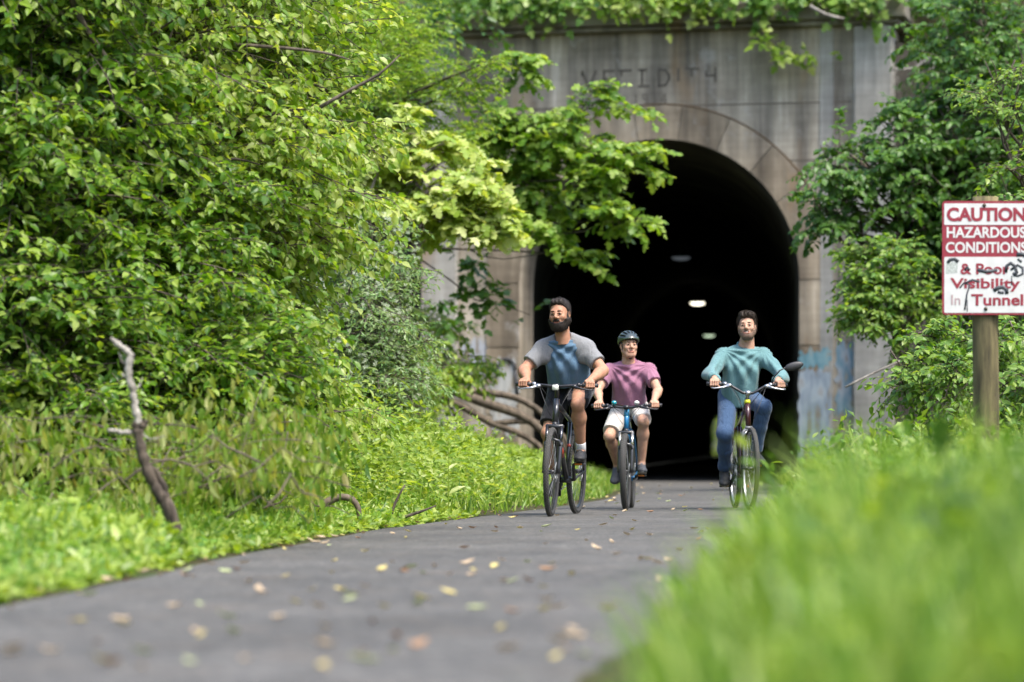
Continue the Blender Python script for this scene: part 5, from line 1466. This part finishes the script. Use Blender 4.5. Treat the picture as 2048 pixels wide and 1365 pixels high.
def lone_branch():
    rng = np.random.default_rng(43); base = at(800, 600, 42)
    root = empty('sapling', tuple(base)); tag(root, 'thin bent sapling with sparse leaves in front of the left portal jamb', 'tree')
    mb = MB(); P = [at(x, y, Y) - base for x, y, Y in ((790, 700, 42.4), (820, 520, 42), (870, 440, 42), (905, 408, 42))]; mb.tube(P, [.04, .035, .028, .02], 7)
    P = [at(x, y, 42) - base for x, y in ((835, 515), (900, 560), (950, 600), (1010, 612), (1060, 630))]; mb.tube(P, [.014, .012, .01, .008, .006], 6)
    mb.build('trunk', BARK, root)
    lob = [px_lobe(1000, 596, 42, 42, 18, .15), px_lobe(1070, 636, 42, 26, 16, .15), px_lobe(930, 520, 42, 34, 22, .2), px_lobe(930, 600, 42, 40, 20, .2), px_lobe(960, 570, 42, 40, 14, .2), px_lobe(900, 640, 41.5, 50, 12, .2)]
    S, d, k = lobe_points(rng, lob, 46, .1); D = nrm(d + [.5, -.2, 0])
    P, LD, NN, LL, TW = sprays(rng, S - base, D, .25, 5, .14, .3)
    leaf_obj('crown', P, LD, NN, LL, .95, MAPLE, G_BLUE, root); twig_mesh('twigs', TW, .004, BARK, root)
lone_branch()

# ---- grey-green shrub in flower, between the left trees and the portal
def flower_shrub():
    lobes = [px_lobe(700, 640, 30.0, 110, 100, .6), px_lobe(765, 600, 30.5, 62, 110, .5), px_lobe(740, 500, 31, 100, 80, .5), px_lobe(800, 700, 30.5, 62, 70, .5), px_lobe(660, 740, 29.6, 90, 70, .5), px_lobe(770, 760, 29.8, 90, 60, .5)]
    rt = tree('flowering_shrub', 'grey green shrub dotted with tiny white blossoms beside the trees', 'shrub', (-1.95, 31.2, .7), lobes, 1700, .26, 11, .062, .62, DIAM, G_GREY, BARK, 51, droop=.3, hang=.1, r0=.05, shell=.5)
    rng = np.random.default_rng(52); base = np.array(rt.location)
    S, d, k = lobe_points(rng, lobes, 900, .85); S = S[(d[:, 1] < .5)]; n = len(S)
    m = 5; ctr = np.repeat(S - base, m, 0); a = np.tile(np.arange(m) * 2 * np.pi / m, n)
    D = np.stack([np.cos(a), -.3 * np.ones_like(a), np.sin(a)], -1); Nn = np.tile([0, -.9, .5], (n * m, 1)) + .3 * rng.normal(size=(n * m, 3))
    leaf_obj('blossoms', ctr, D, Nn, .024, 1.0, DIAM, WHITE_PETAL, rt)
flower_shrub()
tree('shrub', 'lime green leafy shrub in front of the grey green flowering shrub', 'shrub', (-1.7, 27.0, .5),
     [px_lobe(570, 640, 25.0, 50, 60, .4), px_lobe(540, 720, 24.5, 80, 60, .4), px_lobe(600, 790, 24.6, 90, 60, .4), px_lobe(500, 800, 23.6, 80, 55, .35), px_lobe(690, 820, 26, 70, 35, .35)], 800, .36, 9, .08, 1.0, OVAL, G_LIME, BARK, 53, droop=.3, hang=.3, r0=.04)
tree('shrub', 'low bright shrub with spreading sprays at the foot of the left portal jamb', 'shrub', (-.6, 42.5, .5),
     [px_lobe(910, 720, 42, 80, 40, .4), px_lobe(870, 660, 42.5, 60, 60, .4), px_lobe(850, 740, 41, 60, 60, .4)], 330, .4, 8, .10, 1.0, OVAL, G_LIME, BARK, 54, droop=.4, hang=.2, bias=(.4, -.3, 0), r0=.03, shell=.2)

# ---- right-hand trees
tree('vine_covered_tree', 'dark green vine covered tree leaning over the right side of the portal', 'tree', (7.6, 41.5, 1.0),
     [px_lobe(1960, 180, 40, 120, 140, .9), px_lobe(1880, 330, 39.5, 130, 90, .8), px_lobe(1790, 330, 39.2, 110, 60, .6), px_lobe(1700, 310, 39.0, 75, 55, .4), px_lobe(1740, 410, 39.0, 100, 60, .5), px_lobe(1650, 415, 38.8, 60, 42, .3), px_lobe(1660, 350, 38.8, 50, 40, .3), px_lobe(1800, 270, 39.4, 70, 60, .4), px_lobe(1850, 450, 39.5, 110, 90, .7), px_lobe(1980, 420, 39.5, 110, 110, .8), px_lobe(1960, 40, 40.5, 110, 90, .9), px_lobe(1880, 220, 40, 60, 60, .5), px_lobe(2060, 250, 39, 110, 200, .8), px_lobe(1960, 560, 39.5, 110, 70, .6)],
     2700, .34, 10, .10, 1.25, OVAL, G_BLUE, BARK, 61, droop=.3, hang=.3, bias=(-.2, -.35, .1), r0=.12, shell=.5)
tree('sapling', 'small airy sapling with fine leaves between the portal and the sign', 'tree', (5.2, 37.5, .6),
     [px_lobe(1745, 560, 36.5, 60, 40, .4), px_lobe(1790, 510, 36.5, 60, 30, .4), px_lobe(1730, 620, 36.2, 50, 35, .35), px_lobe(1800, 600, 36.4, 70, 60, .4), px_lobe(1720, 500, 36.6, 40, 20, .3)],
     650, .3, 9, .08, 1.0, OVAL, G_VINE, BARK, 62, droop=.25, hang=.15, bias=(-.35, -.2, .15), r0=.035, shell=.1)
tree('shrub', 'fresh green shrub behind the sign post on the right verge', 'shrub', (4.8, 27.5, .5),
     [px_lobe(1870, 700, 27, 70, 55, .4), px_lobe(1830, 740, 26.5, 60, 50, .4), px_lobe(2010, 700, 27, 70, 60, .4), px_lobe(1930, 760, 26, 80, 50, .4), px_lobe(2050, 770, 25.5, 70, 60, .4)],
     620, .3, 9, .075, 1.1, OVAL, G_VINE, BARK, 63, droop=.3, hang=.2, r0=.04, shell=.3)
tree('overhanging_tree', 'small leaved branches hanging in from the right edge above the sign', 'tree', (5.9, 30.5, 1.2),
     [px_lobe(2010, 330, 29, 80, 25, .4), px_lobe(1990, 200, 29.5, 80, 30, .4), px_lobe(2030, 120, 29.5, 70, 50, .4), px_lobe(2000, 390, 28.6, 80, 18, .35), px_lobe(2120, 260, 29.5, 90, 200, .5)],
     300, .36, 9, .062, 1.2, OVAL, G_VINE, BARK, 64, droop=.1, hang=.1, bias=(-.6, -.1, .05), r0=.06, shell=.1)

# ---- vines and ivy along the top of the portal and the slope above it
def portal_top():
    rng = np.random.default_rng(71)
    n = 1500; u = rng.uniform(-4.8, 5.2, n); v = rng.uniform(.4, 3.5, n)
    zz = 8.25 + np.maximum(v - 1.2, 0) * .45 + rng.random(n) * .35
    S = PC + PU * u[:, None] + PV * v[:, None] + np.array([0, 0, 1.0]) * zz[:, None]
    D = nrm(rng.normal(size=(n, 3)) * [1, 1, .4] + [0, -.4, .3])
    P, LD, NN, LL, TW = sprays(rng, S, D, .35, 8, .13, .4)
    V, Fa = leaves_arrays(P, LD, NN, LL, .85, DIAM)
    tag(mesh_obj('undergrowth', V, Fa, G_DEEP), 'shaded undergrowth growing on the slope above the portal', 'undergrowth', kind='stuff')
    def vine(px0, px1, ytop, drop, n, seed, label, mat=G_VINE, L=.16):
        rg = np.random.default_rng(seed)
        c0 = at((px0 + px1) / 2, ytop, 54.3); root = empty('creeping_vine', tuple(c0)); tag(root, label, 'vine')
        px = rg.uniform(px0, px1, n); s = np.sin((px - px0) / max(px1 - px0, 1) * np.pi)
        py = ytop + rg.random(n)**1.6 * drop * (.45 + .75 * s * rg.random(n))
        u = (px - 1320) / 114; Yw = PC[1] - math.tan(PORT_A) * u * .97 - .45 - .15 * rg.random(n)
        S = np.array([at(a, b, y) for a, b, y in zip(px, py, Yw)])
        D = nrm(rg.normal(size=(n, 3)) * [.8, .25, .4] + [.1, -.25, -.35])
        P, LD, NN, LL, TW = sprays(rg, S - c0, D, .38, 6, L, .3, hang=.4)
        NN = nrm(NN + np.array([0, -.8, 0]))
        leaf_obj('leaves', P, LD, NN, LL, .95, MAPLE, mat, root); twig_mesh('stems', TW, .006, BARK, root)
    vine(840, 1010, -25, 55, 40, 1, 'vine with small leaves at the left end of the cornice')
    vine(960, 1180, -30, 62, 55, 2, 'creeping vine sagging over the cornice left of the inscription')
    vine(1170, 1420, -30, 55, 85, 3, 'thick bright vine heaped on the cornice above the inscription', G_LIME)
    vine(1400, 1640, -32, 55, 60, 4, 'tangled vine spilling over the cornice right of the inscription')
    vine(1620, 1800, -32, 50, 45, 5, 'vine climbing over the right end of the cornice')
    # one tendril hanging down the face of the portal
    rg = np.random.default_rng(77); pts = [at(x, y, 54.0) for x, y in ((1515, 40), (1530, 75), (1552, 90), (1580, 105), (1610, 112))]
    root = empty('hanging_tendril', tuple(pts[0])); tag(root, 'single leafy tendril dangling below the cornice on the right', 'vine')
    mb = MB(); mb.tube([p - pts[0] for p in pts], [.012, .01, .009, .008, .005], 6); mb.build('stem', BARK, root)
    S = np.repeat(np.array(pts[1:]), 6, 0) + rg.normal(size=(24, 3)) * [.12, .05, .05] - pts[0]
    P, LD, NN, LL, TW = sprays(rg, S, rg.normal(size=(24, 3)) + [.3, -.5, -.2], .2, 4, .15, .3)
    leaf_obj('leaves', P, LD, nrm(NN + [0, -.7, 0]), LL, .95, MAPLE, G_LIME, root)
portal_top()

# ---- dead branches against the sky line at the right of the portal
def bare_branch(name, pts, rad, label, mat=BARK_PALE, cat='branch', n=7, group=None):
    p0 = np.array(pts[0]); mb = MB(); P = [np.array(p) - p0 for p in pts]
    Q = []
    for i in range(len(P) - 1):
        for t in (0, .5): Q.append(P[i] * (1 - t) + P[i + 1] * t)
    Q.append(P[-1]); Q = np.array(Q); Q[1:-1] = Q[1:-1] * .6 + .2 * (Q[:-2] + Q[2:])
    rr = np.interp(np.linspace(0, 1, len(Q)), np.linspace(0, 1, len(rad)), rad)
    mb.tube(Q, rr, n); o = mb.build(name, mat); o.location = tuple(p0); tag(o, label, cat, group)
    return o
bare_branch('bare_branch', [at(x, y, 51) for x, y in ((1900, 60), (1868, 110), (1838, 138), (1782, 140))], [.05, .035, .03, .015], 'bare curved branch poking out right of the cornice')
bare_branch('bare_branch', [at(x, y, 51.5) for x, y in ((1620, 12), (1650, 30), (1688, 38))], [.03, .03, .02], 'short bare stick lying across the cornice top')
bare_branch('hanging_branch', [at(x, y, 20) for x, y in ((130, -40), (150, 20), (185, 80), (210, 110), (225, 150))], [.026, .022, .02, .016, .01], 'leafless brown branch hanging down at the top left', BARK_BROWN)
bare_branch('bare_branch', [at(x, y, 22.3) for x, y in ((395, 120), (402, 70), (410, 20), (420, -40))], [.045, .045, .05, .06], 'dark upright stem among the bright leaves at the top', BARK)
for k, (pts, lab) in enumerate((
    ([(470, 90), (560, 95), (650, 105), (700, 120)], 'long thin branch running level through the bright leaves'),
    ([(350, 370), (420, 330), (470, 315), (520, 330)], 'dark branch lying across the lime green leaves'),
    ([(120, 450), (150, 400), (180, 370), (240, 330)], 'thin dark branch in the shade of the left tree'),
    ([(640, 215), (700, 180), (760, 150), (800, 110)], 'slim branch reaching up between the left trees and the locust'),
    ([(310, 190), (330, 110), (345, 60)], 'short dark upright branch at the upper left'))):
    bare_branch('bare_branch', [at(x, y, 21.3) for x, y in pts], [.015, .012, .010, .005], lab, BARK)
bare_branch('bare_branch', [at(x, y, 36) for x, y in ((735, 400), (760, 330), (775, 300))], [.02, .018, .012], 'pale slender stem beside the pale young maple')

# ---- undergrowth on the left verge
def on_ground(X, Y): return np.stack([X, Y, ground_z(X, Y)], -1)
def verge_undergrowth():
    rng = np.random.default_rng(81)
    # tall yellow green weeds, between the edge of the trail and the trees
    def band(name, n, Y0, Y1, d0, d1, h0, h1, L, W, tpl, mat, label, cat, nl=8, lean=.35, hang=.1, power=1.0):
        Y = Y0 + (Y1 - Y0) * rng.random(n)**power; d = d0 + (d1 - d0) * rng.random(n)
        X = edge_l(Y) - d; S = on_ground(X, Y)
        clump = .55 + .75 * np.array([.5 + .5 * mnoise.noise((x * 1.7, y * .9, 5)) for x, y in zip(X, Y)])
        H = (h0 + (h1 - h0) * rng.random(n)) * clump * (.45 + .55 * np.clip(d / .9, 0, 1)) * np.where(Y > 31, .5, 1.0)
        D = nrm(rng.normal(size=(n, 3)) * [lean, lean, .1] + [0, 0, 1])
        P, LD, NN, LL, TW = sprays(rng, S, D, H, nl, L, .1, 1.0, hang, .3, up=(0, -.25, 1), t0=.2)
        V, Fa = leaves_arrays(P, LD, NN, LL, W, tpl)
        tag(mesh_obj(name, V, Fa, mat), label, cat, kind='stuff')
    band('undergrowth', 5200, 19, 44, .5, 3.0, .35, 1.15, .085, .95, TRI, G_UNDER, 'yellow green weeds covering the left verge below the trees', 'undergrowth', 10)
    band('weeds', 1300, 21, 44, .15, 2.2, .25, .75, .075, 1.0, TRI, G_LIME, 'bright feathery weeds along the left verge', 'undergrowth', 9)
    band('ground_cover', 3000, 9, 26, -.10, .8, .06, .22, .07, .9, DIAM, G_UNDER, 'low leafy ground cover hugging the left edge of the trail', 'ground cover', 6, .6)
    band('ground_cover', 3400, 9.5, 24, -.04, 1.3, .08, .30, .075, 1.0, TRI, G_GRASS, 'small three leaved plants along the left edge of the trail', 'ground cover', 5, .6)
    band('weeds', 420, 20.5, 31, .5, 2.6, .55, 1.05, .10, .62, OVAL, G_LIME, 'tall straggling leafy stems above the low weeds of the left verge', 'undergrowth', 11, .25, .25)
    band('weeds', 420, 14.6, 16.1, .05, .75, .22, .36, .085, .9, OVAL, G_UNDER, 'leafy weeds round the foot of the dead snag', 'undergrowth', 7, .4)
    band('undergrowth', 1500, 13, 34, 2.4, 6.5, .4, 1.0, .10, .95, OVAL, G_MID, 'shady leafy undergrowth on the bank under the left trees', 'undergrowth', 9, .4)
    n = 6500; Y = 10 + 42 * rng.random(n)**.8; d = np.abs(rng.normal(size=n)) * .75 - .03; X = edge_l(Y) - d; S = on_ground(X, Y)
    D = nrm(rng.normal(size=(n, 3)) * [.4, .4, .1] + [0, 0, 1]); Nn = rng.normal(size=(n, 3)) * [1, 1, .1]
    H = (.10 + .28 * rng.random(n)) * (.5 + .5 * np.clip(d / .5, 0, 1)); V, Fa = leaves_arrays(S, D, Nn, H, .022 / H * (.5 + rng.random(n)) * .6, BLADE)
    tag(mesh_obj('grass', V, Fa, G_GRASS), 'thin bright grass along the left edge of the trail', 'grass', kind='stuff')
verge_undergrowth()

# ---- single weeds one can point to
def weed(px, py, Y, h, n, L, label, mat, seed, tpl=OVAL, W=.6, group=None, lean=(0, 0, 1)):
    rng = np.random.default_rng(seed); b = at(px, py, Y); b[2] = float(ground_z(b[0], Y))
    root = empty('tall_weed', tuple(b)); tag(root, label, 'weed', group)
    D = np.array([lean], float); P, LD, NN, LL, TW = sprays(rng, np.zeros((1, 3)), D, np.array([h]), n, L, .03, 1.0, .05, .25, up=(0, -.3, 1), t0=.15)
    LL = LL * np.linspace(1.25, .6, n)
    leaf_obj('leaves', P, LD, NN, LL, W, tpl, mat, root); twig_mesh('stem', TW, .006, G_UNDER, root, 5)
weed(897, 1000, 25.6, .62, 11, .12, 'tall bolting weed at the trail edge left of the first rider', G_LIME, 1)
weed(790, 1000, 25.4, .55, 9, .10, 'slender tall weed left of the bolting weed', G_UNDER, 2)
weed(990, 1000, 27, .55, 9, .10, 'leafy weed close behind the first rider on the verge', G_LIME, 3)
weed(1745, 840, 22.5, .55, 8, .2, 'pale arrow leaved weed in front of the portal on the right verge', G_PALE, 4)
weed(1700, 880, 20.5, .50, 7, .22, 'broad leaved weed low on the right verge', G_LIME, 5)
weed(1810, 860, 23.0, .62, 9, .13, 'tall green weed between the portal and the sign post', G_LIME, 6)

# ---- brush pile with hanging wilted leaves, dead snag
def wilted():
    rng = np.random.default_rng(91)
    V = []; TWs = []; PP = []; DD = []; LLs = []
    n = 300
    px = rng.uniform(-40, 650, n); Y = rng.uniform(17.0, 20.8, n)
    top = np.interp(px, [-40, 100, 250, 400, 520, 650], [880, 850, 890, 850, 820, 880])
    for i in range(n):
        py = top[i] + rng.uniform(-45, 120)
        c = at(px[i], py, Y[i]); d = nrm(rng.normal(size=3) * [1, .5, .35]); L = rng.uniform(.25, .6)
        S = c - d * L / 2; m = 9
        t = np.linspace(0, 1, m); P = S + d * L * t[:, None] + np.array([0, 0, -.2]) * (L * t**2)[:, None]
        PP.append(P + rng.normal(size=P.shape) * .035); DD.append(nrm(np.array([0, 0, -1.0]) + .28 * rng.normal(size=(m, 3)))); LLs.append(.05 + .06 * rng.random(m))
        TWs.append(np.array([S + d * L * q + np.array([0, 0, -.2]) * L * q * q for q in (0, .33, .66, 1)]))
    P = np.concatenate(PP); D = np.concatenate(DD); L = np.concatenate(LLs)
    root = empty('brush_pile', tuple(at(300, 1010, 18))); b = np.array(root.location)
    tag(root, 'heap of cut branches with hanging wilted olive leaves on the left verge', 'brush pile')
    o = leaf_obj('wilted_leaves', P - b, D, rng.normal(size=D.shape) * [1, 1, .2] + [0, -.5, 0], L, .7, OVAL, G_WILT, root)
    twig_mesh('twigs', np.array(TWs)[::3] - b, .004, BARK_BROWN, root, 4)
    mb = MB()
    for k in range(22):
        x0 = rng.uniform(-40, 560); y0 = rng.uniform(920, 1040); Yk = rng.uniform(16, 19.5); a = rng.uniform(-.5, .5); ln = rng.uniform(60, 240) * rng.choice([-1, 1])
        p = [at(x0 + ln * t, y0 - 60 * math.sin(math.pi * t) * rng.uniform(.2, 1) - a * ln * t * .4, Yk + .3 * t) - b for t in np.linspace(0, 1, 6)]
        r_ = rng.uniform(.003, .009); mb.tube(p, np.linspace(r_, r_ * .4, 6), 5)
    mb.build('branches', BARK_BROWN, root)
    # green hanging leaves at the pile's right end
    n = 60; S = np.array([at(rng.uniform(400, 660), rng.uniform(840, 960), rng.uniform(19, 21)) for _ in range(n)]) - b
    P, LD, NN, LL, TW = sprays(rng, S, rng.normal(size=(n, 3)) * [1, .4, .3], .35, 7, .12, .3, .3, 1.6, .2)
    leaf_obj('drooping_leaves', P, LD, rng.normal(size=P.shape) + [0, -.6, 0], LL, .55, OVAL, G_MID, root)
wilted()

def snag():
    Y = 16.3; b = at(335, 1012, Y)
    root = empty('dead_snag', tuple(b)); tag(root, 'dead crooked snag with a pale broken top standing in the brush', 'dead tree')
    T = lambda L: [at(x, y, Y) - b for x, y in L]
    rg = np.random.default_rng(5)
    def rough(mb, pts, rad, n):
        P = np.array(T(pts)); t0 = np.linspace(0, 1, len(P)); t = np.linspace(0, 1, len(P) * 5)
        Q = np.stack([np.interp(t, t0, P[:, i]) for i in range(3)], 1); Q[1:-1] = .5 * Q[1:-1] + .25 * (Q[:-2] + Q[2:])
        Q += rg.normal(size=Q.shape) * .0018; mb.tube(Q, np.interp(t, t0, rad) * (1 + .12 * rg.normal(size=len(t))), n)
    mb = MB(); rough(mb, [(362, 1120), (352, 1065), (338, 1015), (318, 985), (298, 950), (284, 905), (276, 862), (272, 845)], [.042, .036, .034, .031, .030, .028, .029, .024], 10); rough(mb, [(276, 862), (284, 850), (290, 842)], [.024, .023, .019], 8)
    rough(mb, [(338, 1015), (330, 975), (312, 940), (300, 930)], [.022, .018, .012, .006], 7)
    mb.build('trunk', bark_mat('snag_bark', (.018, .013, .010), (.11, .085, .062), 26), root)
    mb = MB(); rough(mb, [(278, 850), (270, 815), (266, 785), (258, 755), (256, 735), (262, 708)], [.022, .020, .019, .018, .020, .019], 9); rough(mb, [(262, 712), (250, 700), (236, 690), (221, 677)], [.019, .018, .015, .010], 8)
    rough(mb, [(266, 866), (245, 865), (215, 860)], [.014, .013, .011], 8); rough(mb, [(258, 755), (247, 752), (243, 747)], [.010, .008, .004], 6)
    for pts in ([(256, 735), (243, 722), (238, 705)], [(266, 785), (280, 772), (284, 756)], [(276, 862), (300, 880), (330, 872)]): rough(mb, pts, [.008, .005, .003], 6)
    mb.build('broken_limb', bark_mat('snag_pale', (.10, .085, .068), (.46, .43, .38), 30), root)
snag()
bare_branch('fallen_branch', [at(x, y, 22.0) for x, y in ((632, 1022), (655, 1003), (682, 993), (706, 998), (718, 1018), (719, 1045))], [.018, .03, .026, .024, .02, .016], 'curved brown branch arching out of the verge by the trail', BARK_BROWN)
bare_branch('fallen_branch', [at(x, y, 23.5) for x, y in ((740, 1052), (790, 1040), (830, 1028), (872, 1012))], [.016, .015, .012, .006], 'thin dark stick lying at the trail edge', BARK)
bare_branch('fallen_branch', [at(x, y, 23.6) for x, y in ((778, 1045), (790, 1005), (810, 970))], [.014, .011, .006], 'thin upright dark twig standing at the trail edge', BARK)
for pts, r_, lab in (([(890, 775), (950, 782), (1010, 790), (1045, 800), (1100, 835), (1140, 920)], .06, 'uppermost fallen log leaning by the left portal jamb'),
                     ([(880, 770), (930, 790), (985, 812), (1035, 826), (1090, 860), (1120, 930)], .085, 'thick fallen log in the middle of the pile by the portal'),
                     ([(870, 785), (930, 815), (985, 850), (1030, 862), (1080, 890), (1100, 930)], .06, 'lowest fallen log of the pile by the portal, nearest the grass'),
                     ([(985, 848), (1035, 842), (1085, 846), (1130, 870), (1150, 930)], .045, 'short dark log end reaching behind the first rider')):
    bare_branch('fallen_log', [at(x, y, 46) for x, y in pts], [r_, r_ * .95, r_ * .85, r_ * .75, r_ * .6], lab, BARK_BROWN, 'log', 9)
bare_branch('bare_branch', [at(x, y, 34) for x, y in ((1690, 775), (1740, 750), (1800, 722))], [.012, .012, .01], 'thin pale fallen stem slanting across the right verge')

# ---- right verge: grass and weeds from the lens to the tunnel
def right_verge():
    rng = np.random.default_rng(101)
    def blades(n, Y, d, h0, h1, wd, mat, label, lean=.35):
        X = edge_r(Y) + d; S = on_ground(X, Y)
        D = nrm(rng.normal(size=(n, 3)) * [lean, lean, .1] + [-.08, 0, 1]); Nn = rng.normal(size=(n, 3)) * [1, 1, .1]
        cl = np.array([.6 + .5 * (mnoise.noise((x * 1.6, y * 1.1, 2)) + .4) for x, y in zip(X, Y)])
        H = (h0 + (h1 - h0) * rng.random(n)) * cl * (.45 + .55 * np.clip(d / .45, 0, 1))
        V, Fa = leaves_arrays(S, D, Nn, H, wd * (.5 + rng.random(n)) / H, BLADE)
        tag(mesh_obj('grass', V, Fa, mat), label, 'grass', kind='stuff')
    n = 5200; blades(n, 3.6 + 5.5 * rng.random(n), .05 + 1.5 * rng.random(n), .28, .62, .011, G_GRASS, 'tall grass close to the camera at the bottom right')
    n = 14000; blades(n, 8 + 14 * rng.random(n), -.02 + 2.4 * rng.random(n)**1.1, .22, .62, .012, G_GRASS, 'tall grass on the right verge in front of the sign')
    n = 12000; blades(n, 20 + 34 * rng.random(n), -.05 + 2.2 * rng.random(n)**1.2, .2, .6, .016, G_UNDER, 'bright grass on the right verge beside the tunnel')
    def weeds(n, Y, d, h0, h1, L, W, tpl, mat, label, nl=8):
        X = edge_r(Y) + d; S = on_ground(X, Y); D = nrm(rng.normal(size=(n, 3)) * [.35, .35, .1] + [0, 0, 1])
        H = h0 + (h1 - h0) * rng.random(n)
        P, LD, NN, LL, TW = sprays(rng, S, D, H, nl, L, .08, 1.0, .1, .3, t0=.2)
        V, Fa = leaves_arrays(P, LD, NN, LL, W, tpl)
        tag(mesh_obj('weeds', V, Fa, mat), label, 'undergrowth', kind='stuff')
    n = 420; weeds(n, 3.8 + 6 * rng.random(n), .28 + 1.4 * rng.random(n), .2, .5, .07, .75, OVAL, G_UNDER, 'leafy weeds among the near grass at the bottom right')
    n = 70; weeds(n, 3.9 + 3.6 * rng.random(n), .55 + 1.1 * rng.random(n), .3, .55, .12, .8, OVAL, G_DEEP, 'dark broad leaved weeds in the near grass at the bottom right', 6)
    n = 900; weeds(n, 10 + 14 * rng.random(n), .3 + 2.4 * rng.random(n), .3, .65, .07, .75, OVAL, G_GRASS, 'leafy weeds in the tall grass around the sign post')
    n = 1600; weeds(n, 24 + 26 * rng.random(n), .3 + 2.8 * rng.random(n), .35, .9, .09, .75, DIAM, G_VINE, 'leafy undergrowth on the right verge behind the sign')
right_verge()

# ---- fallen leaves lying on the asphalt, each its own object
def litter():
    rng = np.random.default_rng(111)
    cols = [('tan', [(.40, .30, .19), (.5, .40, .28)]), ('yellow', [(.46, .38, .12), (.52, .45, .2)]), ('rust', [(.27, .15, .085), (.34, .21, .12)]), ('pale green', [(.36, .42, .2), (.42, .46, .26)])]
    meshes = []
    for nm, c in cols:
        mt = leaf_mat(nm.replace(' ', '_') + '_dead_leaf', c, .12, .7, .3, (1, 1, .9))
        for k in range(2):
            T, Fc = OVAL; V = T.copy(); V[:, 1] *= .9; V[:, 2] = 2.6 * (V[:, 1]**2) + .55 * (V[:, 0] - .45)**2 * (1 + .6 * k) + .02; V[:, 0] -= .5
            o = mesh_obj('fallen_leaf', V, Fc, mt, smooth=False); me = o.data; bpy.data.objects.remove(o); meshes.append((nm, me))
    lab = {'tan': 'dry tan fallen leaf lying on the grey asphalt trail', 'yellow': 'yellow fallen leaf lying on the grey asphalt trail', 'rust': 'rust red fallen leaf lying on the grey asphalt trail', 'pale green': 'pale green fallen leaf lying on the grey asphalt trail'}
    n = 600; placed = 0
    for i in range(n):
        py = 972 + (1360 - 972) * rng.random()**1.25; Y = CAM_H * F / (py - 905)
        l, r_ = float(edge_l(Y)), float(edge_r(Y)); s = rng.random()
        if rng.random() < .3: s = rng.random()**2 * .18
        X = l + .03 + (r_ - l - .06) * s
        px = X * F / Y + 1024
        if px < 5 or px > 1640: continue
        nm, me = meshes[rng.choice(8, p=[.2, .18, .15, .12, .1, .08, .09, .08])]
        placed += 1
        if placed > 290: break
        o = bpy.data.objects.new('fallen_leaf', me); COL.objects.link(o)
        sc = rng.uniform(.036, .088)
        o.scale = (sc, sc, sc); o.rotation_euler = (rng.uniform(-.3, .3), rng.uniform(-.3, .3), rng.uniform(0, 6.28))
        o.location = (X, Y, float(fall(X, Y)) + .024)
        tag(o, lab[nm], 'leaf', 'fallen leaves scattered on the trail')
litter()
